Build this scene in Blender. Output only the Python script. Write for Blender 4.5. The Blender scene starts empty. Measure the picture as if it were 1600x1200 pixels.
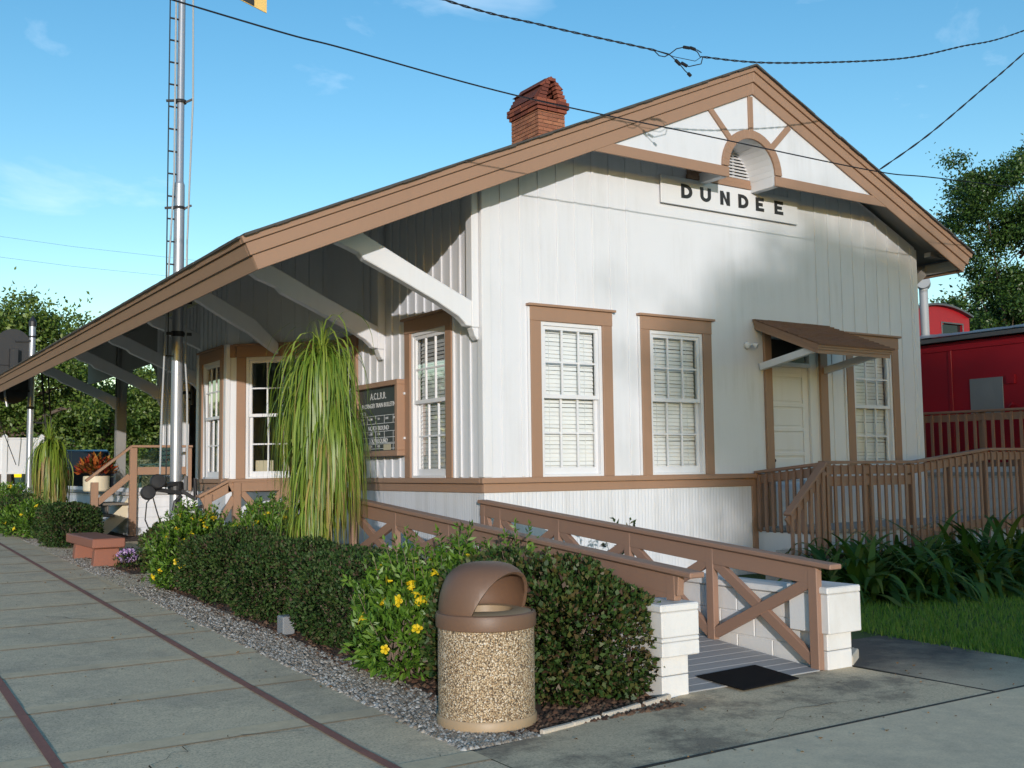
import bpy, bmesh, math, random
import numpy as np
from mathutils import Vector, Matrix
from math import radians, sin, cos, pi, sqrt, atan2
rng = np.random.default_rng(7)
random.seed(7)
SC = bpy.context.scene
COL = SC.collection

# ------------------------------------------------------------------ materials
def new_mat(name):
    m = bpy.data.materials.new(name); m.use_nodes = True
    nt = m.node_tree; b = nt.nodes['Principled BSDF']
    return m, nt, b
def N(nt, typ, **kw):
    n = nt.nodes.new(typ)
    for k, v in kw.items():
        if k in n.inputs: n.inputs[k].default_value = v
        else: setattr(n, k, v)
    return n
def ramp(nt, stops, interp='LINEAR'):
    r = nt.nodes.new('ShaderNodeValToRGB'); cr = r.color_ramp; cr.interpolation = interp
    while len(cr.elements) < len(stops): cr.elements.new(0.5)
    for e, (p, c) in zip(cr.elements, stops):
        e.position = p; e.color = (c[0], c[1], c[2], 1) if not isinstance(c, (int, float)) else (c, c, c, 1)
    return r
def coords(nt, scale=(1, 1, 1), kind='Object'):
    tc = nt.nodes.new('ShaderNodeTexCoord'); mp = nt.nodes.new('ShaderNodeMapping')
    mp.inputs['Scale'].default_value = scale
    nt.links.new(tc.outputs[kind], mp.inputs['Vector'])
    return mp.outputs['Vector']
def noise(nt, vec, scale, detail=4, rough=.6):
    n = nt.nodes.new('ShaderNodeTexNoise')
    n.inputs['Scale'].default_value = scale; n.inputs['Detail'].default_value = detail; n.inputs['Roughness'].default_value = rough
    nt.links.new(vec, n.inputs['Vector']); return n.outputs['Fac']
def mixc(nt, fac, a, b, typ='MIX'):
    m = nt.nodes.new('ShaderNodeMix'); m.data_type = 'RGBA'; m.blend_type = typ
    def put(sock, v):
        if hasattr(v, 'is_output'): nt.links.new(v, sock)
        elif isinstance(v, (int, float)): sock.default_value = v
        else: sock.default_value = (v[0], v[1], v[2], 1)
    put(m.inputs[0], fac); put(m.inputs[6], a); put(m.inputs[7], b)
    return m.outputs[2]
def bump(nt, b, h, strength=.3, dist=.01):
    bp = nt.nodes.new('ShaderNodeBump'); bp.inputs['Strength'].default_value = strength; bp.inputs['Distance'].default_value = dist
    nt.links.new(h, bp.inputs['Height']); nt.links.new(bp.outputs['Normal'], b.inputs['Normal'])
def paint(name, col, dirt, rough=.5, streak=(9, 9, .7), amount=.65, bumpn=.12, fine=55):
    m, nt, b = new_mat(name)
    v = coords(nt); vs = coords(nt, streak)
    f1 = noise(nt, vs, 1.0, 6, .65); f2 = noise(nt, v, 1.3, 5, .6); f3 = noise(nt, v, fine, 3, .7)
    r1 = ramp(nt, [(.42, 0), (.78, 1)]); nt.links.new(f1, r1.inputs[0])
    r2 = ramp(nt, [(.40, 0), (.80, 1)]); nt.links.new(f2, r2.inputs[0])
    mm = nt.nodes.new('ShaderNodeMath'); mm.operation = 'MULTIPLY'
    nt.links.new(r1.outputs[0], mm.inputs[0]); nt.links.new(r2.outputs[0], mm.inputs[1])
    m2 = nt.nodes.new('ShaderNodeMath'); m2.operation = 'MULTIPLY_ADD'; m2.inputs[1].default_value = amount; m2.use_clamp = True
    r3 = ramp(nt, [(.55, 0), (.85, .18)]); nt.links.new(f3, r3.inputs[0])
    nt.links.new(mm.outputs[0], m2.inputs[0]); nt.links.new(r3.outputs[0], m2.inputs[2])
    nt.links.new(mixc(nt, m2.outputs[0], col, dirt), b.inputs['Base Color'])
    b.inputs['Roughness'].default_value = rough
    bump(nt, b, f3, bumpn, .004)
    return m
WHITE = paint('white_paint', (.655, .665, .69), (.42, .41, .39), .48)
WHITE2 = paint('white_trim_paint', (.67, .675, .69), (.50, .47, .42), .42, amount=.45)
BROWN = paint('brown_paint', (.315, .188, .12), (.20, .12, .08), .5, amount=.5)
BROWN2 = paint('weathered_brown_paint', (.275, .162, .112), (.18, .11, .085), .6, amount=.6)
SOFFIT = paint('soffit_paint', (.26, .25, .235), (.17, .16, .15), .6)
CREAM = paint('raw_timber', (.62, .53, .37), (.35, .28, .18), .7, (2, 2, 14), .6)
GREYWOOD = paint('grey_deck_boards', (.34, .335, .33), (.20, .19, .18), .65, (1.2, 14, 4), .6)
OLDWOOD = paint('weathered_tread', (.16, .135, .11), (.09, .075, .06), .8, (2, 12, 4), .6)
RED = paint('caboose_red', (.30, .007, .015), (.15, .012, .016), .42, (1.5, 1.5, .6), .55)
BLACKP = paint('black_iron', (.018, .018, .020), (.05, .045, .04), .5)
STEEL = None
m, nt, b = new_mat('silver_paint'); v = coords(nt, (6, 6, .8))
nt.links.new(mixc(nt, noise(nt, v, 2, 5), (.47, .49, .53), (.33, .35, .38)), b.inputs['Base Color'])
b.inputs['Metallic'].default_value = .55; b.inputs['Roughness'].default_value = .36; STEEL = m
GREYMET = paint('grey_sheet_metal', (.20, .215, .23), (.33, .35, .37), .5, (3, 3, 1), .7)
DARKMET = paint('dark_roof_metal', (.075, .08, .085), (.15, .16, .17), .45, (2, 2, 2), .7)
CANBROWN = paint('moulded_brown_plastic', (.15, .085, .053), (.23, .145, .105), .5, (5, 5, 2), .4, .2)
TANPL = paint('tan_plastic', (.36, .26, .16), (.26, .18, .10), .5)
CREAMPOT = paint('cream_planter', (.66, .58, .42), (.45, .38, .27), .6, (4, 4, 1))
BENCHM = paint('terracotta_painted_concrete', (.27, .105, .066), (.17, .075, .055), .6, (3, 3, 3), .6)
VINYL = paint('white_vinyl', (.66, .68, .70), (.6, .6, .58), .35)
GREENP = paint('green_bench_paint', (.03, .085, .07), (.02, .05, .045), .5)
CONBLK = paint('painted_block', (.675, .67, .66), (.38, .34, .29), .6, (3, 3, .8), .8, .35, 38)
RUBBER = paint('black_rubber', (.009, .009, .010), (.02, .019, .018), .95, bumpn=.5); RUBBER.node_tree.nodes['Principled BSDF'].inputs['Specular IOR Level'].default_value = .12
EDGEM = paint('weathered_edging', (.52, .46, .38), (.25, .20, .15), .9, (5, 5, 5), .9, .6, 30)
YELLOWP = paint('yellow_enamel', (.75, .50, .16), (.5, .33, .12), .4)
TRUCKP = paint('black_car_paint', (.012, .014, .02), (.02, .02, .03), .15)
BULB = paint('chalk_white', (.70, .70, .68), (.45, .45, .45), .7)
BOARDM = paint('slate_black', (.022, .028, .028), (.05, .055, .055), .35)
CURTAIN = paint('cream_card', (.45, .40, .28), (.35, .3, .2), .8)
BLIND = paint('white_blind', (.76, .775, .79), (.7, .7, .66), .5)
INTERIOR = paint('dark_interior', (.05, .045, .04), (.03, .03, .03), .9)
m, nt, b = new_mat('wood_beadboard'); v = coords(nt)
tc = nt.nodes.new('ShaderNodeTexCoord'); sx = nt.nodes.new('ShaderNodeSeparateXYZ'); nt.links.new(tc.outputs['Object'], sx.inputs[0])
ad = nt.nodes.new('ShaderNodeMath'); ad.operation = 'ADD'; nt.links.new(sx.outputs[0], ad.inputs[0]); nt.links.new(sx.outputs[1], ad.inputs[1])
mu = nt.nodes.new('ShaderNodeMath'); mu.operation = 'MULTIPLY'; mu.inputs[1].default_value = 18.0; nt.links.new(ad.outputs[0], mu.inputs[0])
fr = nt.nodes.new('ShaderNodeMath'); fr.operation = 'FRACT'; nt.links.new(mu.outputs[0], fr.inputs[0])
rr = ramp(nt, [(0, 0), (.16, 1), (.84, 1), (1, 0)]); nt.links.new(fr.outputs[0], rr.inputs[0])
f = noise(nt, coords(nt, (7, 7, .6)), 1, 6); r2 = ramp(nt, [(.45, 0), (.8, .5)]); nt.links.new(f, r2.inputs[0])
nt.links.new(mixc(nt, r2.outputs[0], (.655, .665, .69), (.42, .41, .39)), b.inputs['Base Color'])
b.inputs['Roughness'].default_value = .5; bump(nt, b, rr.outputs[0], .7, .005); BEAD = m
# glass: thin pane
m, nt, b = new_mat('window_glass'); out = nt.nodes['Material Output']
tr = nt.nodes.new('ShaderNodeBsdfTransparent'); tr.inputs[0].default_value = (.95, .965, .96, 1)
gl = nt.nodes.new('ShaderNodeBsdfGlossy'); gl.inputs['Roughness'].default_value = .03
fn = nt.nodes.new('ShaderNodeFresnel'); fn.inputs[0].default_value = 1.5
ml = nt.nodes.new('ShaderNodeMath'); ml.operation = 'MULTIPLY_ADD'; ml.inputs[1].default_value = .5; ml.inputs[2].default_value = .01; ml.use_clamp = True
mx = nt.nodes.new('ShaderNodeMixShader'); nt.links.new(fn.outputs[0], ml.inputs[0]); nt.links.new(ml.outputs[0], mx.inputs[0])
nt.links.new(tr.outputs[0], mx.inputs[1]); nt.links.new(gl.outputs[0], mx.inputs[2]); nt.links.new(mx.outputs[0], out.inputs[0]); GLASS = m
# brick
m, nt, b = new_mat('chimney_brick'); geo = nt.nodes.new('ShaderNodeNewGeometry')
f = noise(nt, coords(nt), 9, 5)
r1 = ramp(nt, [(0, (.17, .05, .028)), (.5, (.30, .10, .05)), (1, (.42, .17, .085))]); nt.links.new(geo.outputs['Random Per Island'], r1.inputs[0])
nt.links.new(mixc(nt, .45, r1.outputs[0], mixc(nt, f, (.10, .03, .02), (.50, .24, .14))), b.inputs['Base Color']); b.inputs['Roughness'].default_value = .9
bump(nt, b, noise(nt, coords(nt), 60, 4), .5, .01); BRICK = m
m, nt, b = new_mat('dark_red_brick'); geo = nt.nodes.new('ShaderNodeNewGeometry')
r1 = ramp(nt, [(0, (.10, .026, .018)), (.5, (.17, .045, .028)), (1, (.26, .075, .04))]); nt.links.new(geo.outputs['Random Per Island'], r1.inputs[0]); nt.links.new(r1.outputs[0], b.inputs['Base Color']); b.inputs['Roughness'].default_value = .9
bump(nt, b, noise(nt, coords(nt), 60, 4), .5, .01); BRICK2 = m
MORTAR = paint('old_mortar', (.20, .13, .095), (.12, .08, .06), .95)
# shingles
def shingle(name, c1, c2, freq):
    m, nt, b = new_mat(name); v = coords(nt)
    f = noise(nt, v, 3, 5); g = noise(nt, v, 90, 3)
    nt.links.new(mixc(nt, g, mixc(nt, f, c1, c2), tuple(x*.45 for x in c1)), b.inputs['Base Color']); b.inputs['Roughness'].default_value = .95
    bump(nt, b, g, .6, .006); return m
SHINGLE = shingle('brown_shingle', (.27, .145, .09), (.19, .10, .065), 1)
ROOFSH = shingle('roof_shingle', (.085, .078, .072), (.12, .11, .10), 1)
# ground
def concrete(name, base, dark, stain, sc=1.0, stain_amt=.0, agg=.0, ramp_stain=(.48, .62)):
    m, nt, b = new_mat(name); v = coords(nt)
    f = noise(nt, v, .9*sc, 7, .65); g = noise(nt, v, 62, 3, .85); h = noise(nt, v, 9*sc, 5, .7)
    c = mixc(nt, f, base, dark)
    r = ramp(nt, [(ramp_stain[0], 0), (ramp_stain[1], 1)]); fs = noise(nt, coords(nt, (1, 1.0, 1)), .75*sc, 10, .74); nt.links.new(fs, r.inputs[0])
    rs = nt.nodes.new('ShaderNodeMath'); rs.operation = 'MULTIPLY'; rs.inputs[1].default_value = stain_amt; nt.links.new(r.outputs[0], rs.inputs[0])
    c = mixc(nt, rs.outputs[0], c, stain)
    rg = ramp(nt, [(.35, (.45, .45, .45)), (.5, (1, 1, 1)), (.62, (1, 1, 1)), (.76, (1.9, 1.9, 1.9))]); nt.links.new(g, rg.inputs[0])
    c = mixc(nt, agg, c, rg.outputs[0], 'MULTIPLY')
    rh = ramp(nt, [(.3, (.86, .86, .86)), (.7, (1.1, 1.1, 1.1))]); nt.links.new(h, rh.inputs[0])
    c = mixc(nt, .8, c, rh.outputs[0], 'MULTIPLY')
    nt.links.new(c, b.inputs['Base Color']); b.inputs['Roughness'].default_value = .88
    bump(nt, b, g, .35, .004); return m
WALKM = concrete('walk_concrete', (.80, .625, .405), (.62, .495, .335), (.36, .30, .225), 1, .5, .8)
BANDM = concrete('smooth_joint_band', (.77, .59, .365), (.60, .47, .305), (.36, .295, .215), 1, .4, .2)
STRIPEM = concrete('red_brick_strip', (.36, .14, .10), (.27, .115, .085), (.17, .09, .07), 3, .4, .3)
PADM = concrete('stained_pad_concrete', (.74, .58, .375), (.53, .425, .285), (.15, .12, .09), 1.6, .72, .8, (.48, .60))
PAD2M = concrete('pale_pad_concrete', (.78, .62, .41), (.62, .51, .355), (.36, .305, .235), 1, .35, .35)
PAD3M = concrete('damp_dark_concrete', (.19, .175, .155), (.12, .11, .105), (.05, .048, .048), 1, .9, .4, (.44, .6))
# the side path: same concrete, blackened by mildew towards the lawn end
m, nt, b = new_mat('mildewed_path'); v = coords(nt)
f = noise(nt, v, 1.6, 9, .72); g = noise(nt, v, 62, 3, .85)
tcx = nt.nodes.new('ShaderNodeTexCoord'); sp = nt.nodes.new('ShaderNodeSeparateXYZ'); nt.links.new(tcx.outputs['Object'], sp.inputs[0])
mr = nt.nodes.new('ShaderNodeMapRange'); mr.inputs['From Min'].default_value = -6.1; mr.inputs['From Max'].default_value = -4.9; nt.links.new(sp.outputs[1], mr.inputs['Value'])
md = nt.nodes.new('ShaderNodeMath'); md.operation = 'MULTIPLY_ADD'; md.inputs[1].default_value = 1.7; md.inputs[2].default_value = -.85; nt.links.new(f, md.inputs[0])
ad = nt.nodes.new('ShaderNodeMath'); ad.operation = 'ADD'; ad.use_clamp = True; nt.links.new(mr.outputs[0], ad.inputs[0]); nt.links.new(md.outputs[0], ad.inputs[1])
rg = ramp(nt, [(.35, (.5, .5, .5)), (.5, (1, 1, 1)), (.62, (1, 1, 1)), (.76, (1.7, 1.7, 1.7))]); nt.links.new(g, rg.inputs[0])
nt.links.new(mixc(nt, .6, mixc(nt, ad.outputs[0], (.50, .41, .285), (.075, .066, .058)), rg.outputs[0], 'MULTIPLY'), b.inputs['Base Color']); b.inputs['Roughness'].default_value = .85
bump(nt, b, g, .35, .004); PAD3M = m
def gravelmat():
    m, nt, b = new_mat('gravel_bed'); v = coords(nt)
    vo = nt.nodes.new('ShaderNodeTexVoronoi'); vo.inputs['Scale'].default_value = 42; nt.links.new(v, vo.inputs['Vector'])
    hs = ramp(nt, [(0, (.15, .115, .08)), (.4, (.36, .29, .215)), (.75, (.50, .42, .33)), (1, (.68, .61, .52))])
    sp = nt.nodes.new('ShaderNodeSeparateColor'); nt.links.new(vo.outputs['Color'], sp.inputs[0]); nt.links.new(sp.outputs[0], hs.inputs[0])
    rd = ramp(nt, [(0, 1), (.75, .25)]); nt.links.new(vo.outputs['Distance'], rd.inputs[0])
    nt.links.new(mixc(nt, 1, hs.outputs[0], rd.outputs[0], 'MULTIPLY'), b.inputs['Base Color']); b.inputs['Roughness'].default_value = .9
    bump(nt, b, rd.outputs[0], 1, .02); return m
GRAVELM = gravelmat()
def earth(name, a, c, d):
    m, nt, b = new_mat(name); v = coords(nt)
    f = noise(nt, v, 2, 7, .7); g = noise(nt, v, 70, 4, .8)
    nt.links.new(mixc(nt, g, mixc(nt, f, a, c), d), b.inputs['Base Color']); b.inputs['Roughness'].default_value = 1
    bump(nt, b, g, 1, .02); return m
MULCHM = earth('pine_mulch', (.085, .045, .028), (.14, .075, .045), (.04, .025, .018))
EARTHM = earth('lawn_soil', (.06, .12, .024), (.085, .15, .034), (.035, .06, .016))
# pebble aggregate
m, nt, b = new_mat('exposed_pebble_aggregate'); v = coords(nt)
vo = nt.nodes.new('ShaderNodeTexVoronoi'); vo.inputs['Scale'].default_value = 118; nt.links.new(v, vo.inputs['Vector'])
sp = nt.nodes.new('ShaderNodeSeparateColor'); nt.links.new(vo.outputs['Color'], sp.inputs[0])
hs = ramp(nt, [(0, (.13, .085, .05)), (.25, (.34, .23, .13)), (.55, (.50, .37, .22)), (.8, (.62, .49, .33)), (1, (.76, .67, .54))]); nt.links.new(sp.outputs[0], hs.inputs[0])
rd = ramp(nt, [(.0, 1), (.5, .85), (.85, .25)]); nt.links.new(vo.outputs['Distance'], rd.inputs[0])
nt.links.new(mixc(nt, 1, hs.outputs[0], rd.outputs[0], 'MULTIPLY'), b.inputs['Base Color']); b.inputs['Roughness'].default_value = .75
bump(nt, b, rd.outputs[0], .9, .006); PEBBLE = m
# leaves
def leafmat(name, cols, rough=.45, trans=.25, spec=.5):
    m, nt, b = new_mat(name); geo = nt.nodes.new('ShaderNodeNewGeometry')
    r = ramp(nt, [(i/(len(cols)-1), c) for i, c in enumerate(cols)]); nt.links.new(geo.outputs['Random Per Island'], r.inputs[0])
    nt.links.new(r.outputs[0], b.inputs['Base Color']); b.inputs['Roughness'].default_value = rough
    b.inputs['Specular IOR Level'].default_value = spec
    if trans:
        out = nt.nodes['Material Output']; tl = nt.nodes.new('ShaderNodeBsdfTranslucent'); nt.links.new(r.outputs[0], tl.inputs[0])
        mx = nt.nodes.new('ShaderNodeMixShader'); mx.inputs[0].default_value = trans
        nt.links.new(b.outputs[0], mx.inputs[1]); nt.links.new(tl.outputs[0], mx.inputs[2]); nt.links.new(mx.outputs[0], out.inputs[0])
    return m
LF_DARK = leafmat('dark_purple_green_leaf', [(.018, .042, .011), (.026, .06, .014), (.036, .078, .017), (.048, .095, .02), (.07, .10, .03), (.085, .045, .036)], .6, .2, .25)
LF_GRN = leafmat('glossy_green_leaf', [(.018, .042, .010), (.03, .068, .014), (.045, .09, .018), (.06, .10, .024), (.10, .085, .025), (.075, .04, .03)], .5, .2, .35)
LF_FLOW = leafmat('bright_lance_leaf', [(.05, .115, .014), (.085, .19, .02), (.125, .24, .025), (.17, .28, .04)], .45, .3)
LF_PONY = leafmat('strap_leaf', [(.10, .18, .02), (.16, .25, .026), (.21, .30, .036), (.27, .33, .05), (.13, .22, .025)], .4, .3)
LF_PONYD = leafmat('yellowing_strap_leaf', [(.26, .27, .05), (.34, .30, .07), (.40, .27, .11), (.24, .27, .05), (.33, .21, .09)], .5, .3)
LF_LILY = leafmat('dark_lily_leaf', [(.022, .065, .010), (.032, .09, .014), (.045, .12, .018), (.07, .15, .025), (.12, .16, .03)], .55, .25, .3)
LF_OAK = leafmat('oak_leaf', [(.055, .105, .018), (.09, .16, .025), (.13, .205, .034), (.165, .24, .045), (.20, .25, .06)], .45, .3)
LF_RTREE = leafmat('maple_leaf', [(.025, .06, .014), (.04, .09, .018), (.06, .125, .022), (.10, .165, .035)], .4, .3)
LF_RED = leafmat('croton_leaf', [(.20, .018, .012), (.32, .035, .015), (.36, .09, .02), (.42, .20, .04), (.10, .03, .015), (.09, .12, .02)], .4, .25)
LF_GRASS = leafmat('grass_blade', [(.07, .17, .016), (.115, .26, .025), (.16, .31, .034), (.25, .32, .06)], .5, .3)
LF_PALM = leafmat('pale_palm_leaf', [(.16, .20, .10), (.22, .26, .14), (.28, .30, .18)], .5, .3)
PET_Y = leafmat('yellow_petal', [(.85, .60, .012), (.88, .66, .02), (.84, .52, .01)], .5, .3)
PET_P = leafmat('lilac_petal', [(.42, .22, .55), (.62, .42, .72), (.75, .62, .80)], .5, .3)
m, nt, b = new_mat('bark'); v = coords(nt, (6, 6, 1.2)); f = noise(nt, v, 2.5, 7, .7)
nt.links.new(mixc(nt, f, (.06, .045, .035), (.20, .15, .11)), b.inputs['Base Color']); b.inputs['Roughness'].default_value = .95; bump(nt, b, f, 1, .04); BARK = m
GALV = paint('dull_galvanised', (.33, .35, .36), (.22, .23, .24), .55, (4, 4, 1), .6)
TWIG = paint('twig', (.17, .125, .09), (.10, .07, .05), .9)
WIREM = paint('black_wire', (.012, .012, .016), (.02, .02, .02), .5)
m, nt, b = new_mat('tail_light_red'); b.inputs['Base Color'].default_value = (.75, .01, .015, 1); b.inputs['Roughness'].default_value = .2; TAIL = m
HOUSEROOF = paint('blue_grey_roof', (.16, .20, .26), (.11, .14, .18), .8)

# ------------------------------------------------------------------ mesh builder
class MB:
    def __init__(s, M=None): s.v = []; s.f = []; s.M = M
    def add(s, vs, fs):
        o = len(s.v)
        for p in vs:
            p = Vector(p)
            s.v.append(tuple(s.M @ p) if s.M is not None else tuple(p))
        for f in fs: s.f.append(tuple(i+o for i in f))
        return s
    def box(s, x0, x1, y0, y1, z0, z1):
        return s.add([(x, y, z) for x in (x0, x1) for y in (y0, y1) for z in (z0, z1)],
                     [(0, 1, 3, 2), (4, 6, 7, 5), (0, 4, 5, 1), (2, 3, 7, 6), (0, 2, 6, 4), (1, 5, 7, 3)])
    def beam(s, p, q, w, h, side=None):
        p = Vector(p); q = Vector(q); d = (q-p).normalized()
        if side is None:
            side = d.cross(Vector((0, 0, 1)))
            if side.length < 1e-4: side = Vector((1, 0, 0))
        side = (Vector(side) - d*Vector(side).dot(d)).normalized(); up = side.cross(d).normalized()
        vs = [e + side*(a*w/2) + up*(c*h/2) for e in (p, q) for a in (-1, 1) for c in (-1, 1)]
        return s.add(vs, [(0, 1, 3, 2), (4, 6, 7, 5), (0, 4, 5, 1), (2, 3, 7, 6), (0, 2, 6, 4), (1, 5, 7, 3)])
    def tube(s, pts, r, n=8):
        pts = [Vector(p) for p in pts]; R = r if isinstance(r, (list, tuple)) else [r]*len(pts)
        vs = []; fs = []; prev = None
        for i, p in enumerate(pts):
            d = (pts[min(i+1, len(pts)-1)] - pts[max(i-1, 0)]).normalized()
            a = prev if prev is not None else (Vector((1, 0, 0)) if abs(d.x) < .9 else Vector((0, 1, 0)))
            a = (a - d*a.dot(d)).normalized(); prev = a; bb = d.cross(a)
            for k in range(n):
                t = 2*pi*k/n; vs.append(p + (a*cos(t) + bb*sin(t))*R[i])
        for i in range(len(pts)-1):
            for k in range(n):
                k2 = (k+1) % n; fs.append((i*n+k, i*n+k2, (i+1)*n+k2, (i+1)*n+k))
        fs.append(tuple(range(n))[::-1]); fs.append(tuple(range((len(pts)-1)*n, len(pts)*n)))
        return s.add(vs, fs)
    def lathe(s, prof, n=32, c=(0, 0, 0), cap=True):
        vs = []; fs = []
        for r, z in prof:
            for k in range(n):
                t = 2*pi*k/n; vs.append((c[0]+r*cos(t), c[1]+r*sin(t), c[2]+z))
        for i in range(len(prof)-1):
            for k in range(n):
                k2 = (k+1) % n; fs.append((i*n+k, i*n+k2, (i+1)*n+k2, (i+1)*n+k))
        if cap: fs.append(tuple(range(n))[::-1]); fs.append(tuple(range((len(prof)-1)*n, len(prof)*n)))
        return s.add(vs, fs)
    def prism(s, poly, axis, a0, a1):
        n = len(poly); vs = []
        for a in (a0, a1):
            for p, q in poly:
                vs.append({'x': (a, p, q), 'y': (p, a, q), 'z': (p, q, a)}[axis])
        fs = [tuple(range(n)), tuple(range(n, 2*n))[::-1]]
        for i in range(n): fs.append((i, (i+1) % n, n+(i+1) % n, n+i))
        return s.add(vs, fs)
    def sphere(s, c, r, n=10, m=6, sq=(1, 1, 1)):
        prof = [(max(1e-4, r*sin(pi*i/m)), -r*cos(pi*i/m)) for i in range(m+1)]
        vs = []; fs = []
        for rr, z in prof:
            for k in range(n):
                t = 2*pi*k/n; vs.append((c[0]+rr*cos(t)*sq[0], c[1]+rr*sin(t)*sq[1], c[2]+z*sq[2]))
        for i in range(m):
            for k in range(n):
                k2 = (k+1) % n; fs.append((i*n+k, i*n+k2, (i+1)*n+k2, (i+1)*n+k))
        return s.add(vs, fs)
    def build(s, name, mat, parent=None, bevel=0, smooth=False, solid=0, recalc=True):
        me = bpy.data.meshes.new(name); me.from_pydata(s.v, [], s.f); me.update()
        if recalc:
            bm = bmesh.new(); bm.from_mesh(me); bmesh.ops.recalc_face_normals(bm, faces=bm.faces); bm.to_mesh(me); bm.free()
        o = bpy.data.objects.new(name, me); COL.objects.link(o); me.materials.append(mat)
        if smooth:
            me.polygons.foreach_set('use_smooth', [True]*len(me.polygons))
            try: me.set_sharp_from_angle(angle=radians(40))
            except Exception: pass
        if solid:
            sm = o.modifiers.new('thickness', 'SOLIDIFY'); sm.thickness = solid; sm.offset = 0
        if bevel:
            bv = o.modifiers.new('edge', 'BEVEL'); bv.width = bevel; bv.segments = 1; bv.limit_method = 'ANGLE'; bv.angle_limit = radians(50)
        if parent is not None: o.parent = parent
        return o
def tag(o, label=None, cat=None, group=None, kind=None):
    if label: o['label'] = label
    if cat: o['category'] = cat
    if group: o['group'] = group
    if kind: o['kind'] = kind
    return o
def thing(name, label, cat, loc=(0, 0, 0), group=None):
    o = bpy.data.objects.new(name, None); COL.objects.link(o); o.location = loc; o.empty_display_size = .1
    return tag(o, label, cat, group)
def link_copy(o, parent=None):
    c = o.copy(); COL.objects.link(c); c.parent = parent
    for ch in list(o.children): link_copy(ch, c)
    return c
def rawmesh(name, V, F, mat, parent=None, smooth=False):
    """V (n,3) array, F (m,k) array of quads/tris"""
    me = bpy.data.meshes.new(name); V = np.asarray(V, dtype=np.float32); F = np.asarray(F, dtype=np.int32)
    m, k = F.shape
    me.vertices.add(len(V)); me.vertices.foreach_set('co', V.ravel())
    me.loops.add(m*k); me.loops.foreach_set('vertex_index', F.ravel())
    me.polygons.add(m); me.polygons.foreach_set('loop_start', np.arange(0, m*k, k, dtype=np.int32))
    me.update(calc_edges=True); me.validate()
    if smooth: me.polygons.foreach_set('use_smooth', [True]*m)
    me.materials.append(mat)
    o = bpy.data.objects.new(name, me); COL.objects.link(o)
    if parent is not None: o.parent = parent
    return o
def gz(Y): return 0.02*max(0.0, min(Y+5.0, 30.0))
def gza(Y): return 0.02*np.clip(np.asarray(Y)+5.0, 0, 30)
EXPO = 0.69
# ------------------------------------------------------------------ ground
def sheet(name, corners_fn, ys, lift, mat, kind='structure', thick=0, nx=1):
    """strip between x-left(y) and x-right(y), following the slope of the ground"""
    V = []; F = []
    for y in ys:
        xa, xb = corners_fn(y)
        for i in range(nx+1): V.append((xa+(xb-xa)*i/nx, y, gz(y)+lift))
    w = nx+1
    for i in range(len(ys)-1):
        for k in range(nx): F.append((i*w+k, i*w+k+1, (i+1)*w+k+1, (i+1)*w+k))
    o = rawmesh(name, V, F, mat); o['kind'] = kind
    return o
BIG = 600
sheet('ground', lambda y: (-BIG, BIG), [-BIG, -5, 25, 60, BIG], 0, EARTHM)
ye = lambda y: -3.45+.013*(y+5)          # edge of the walk
WY = [-30, -12, -5, 25, 70]
sheet('walkway', lambda y: (-9.5, ye(y)), WY, .012, WALKM)
for i, off in enumerate((-.52, -2.03)):
    sheet('walkway_strip', lambda y: (ye(y)+off-.030, ye(y)+off+.030), WY, .020, STRIPEM)
Y0 = -10.63
GROOVE = paint('groove_dirt', (.40, .32, .22), (.60, .50, .36), 1, (2, 2, 2), .9)
k = 0
while Y0 + 1.27*k < 40:
    yc = Y0+1.27*k; tilt = .03
    sheet('walkway_joint', lambda y: (-9.5, ye(y)), [yc-.10, yc+.10], .016, BANDM); sheet('walkway_groove', lambda y: (-9.5, ye(y)), [yc-.112, yc-.0995], .017, GROOVE); k += 1
# concrete pads at the foot of the ramp
def poly_sheet(name, pts, z, mat, kind='structure'):
    o = rawmesh(name, [(x, y, z) for x, y in pts], [tuple(range(len(pts)))], mat); o['kind'] = kind; return o
poly_sheet('forecourt', [(ye(-6.3)-.0, -6.27), (.30, -6.25), (.26, -5.03), (-1.45, -5.02), (-1.66, -5.10), (-2.9, -5.38), (ye(-5.4), -5.47)], .016, PADM)
poly_sheet('side_path', [(.315, -6.25), (1.62, -6.22), (1.72, -4.4), (1.95, -1.6), (.30, -1.6), (.29, -5.0)], .016, PAD3M)
poly_sheet('front_pavement', [(ye(-30), -30), (14, -30), (14, -6.55), (1.62, -6.235), (ye(-6.3), -6.29)], .016, PAD2M)
sheet('gravel_strip', lambda y: (ye(y)-.01, -3.0+.09*sin(y*1.7)+.06*sin(y*4.1)), [-5.46]+[-5+.25*i for i in range(0, 110)], .010, GRAVELM)
sheet('mulch_bed', lambda y: (-3.04+.07*sin(y*2.3)+.05*sin(y*5), -1.0), [-5.40]+[-5.3+.2*i for i in range(0, 140)], .008, MULCHM)
# small crossing pads in the gravel
poly = [(-3.44, 3.2), (-2.6, 3.2), (-2.6, 4.6), (-3.42, 4.6)]
rawmesh('stepping_slab', [(x, y, gz(y)+.018) for x, y in poly], [(0, 1, 2, 3)], BANDM)['kind'] = 'structure'
poly = [(-3.36, 7.9), (-1.5, 7.9), (-1.5, 10.2), (-3.32, 10.2)]
rawmesh('stepping_slab', [(x, y, gz(y)+.018) for x, y in poly], [(0, 1, 2, 3)], BANDM)['kind'] = 'structure'
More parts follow.
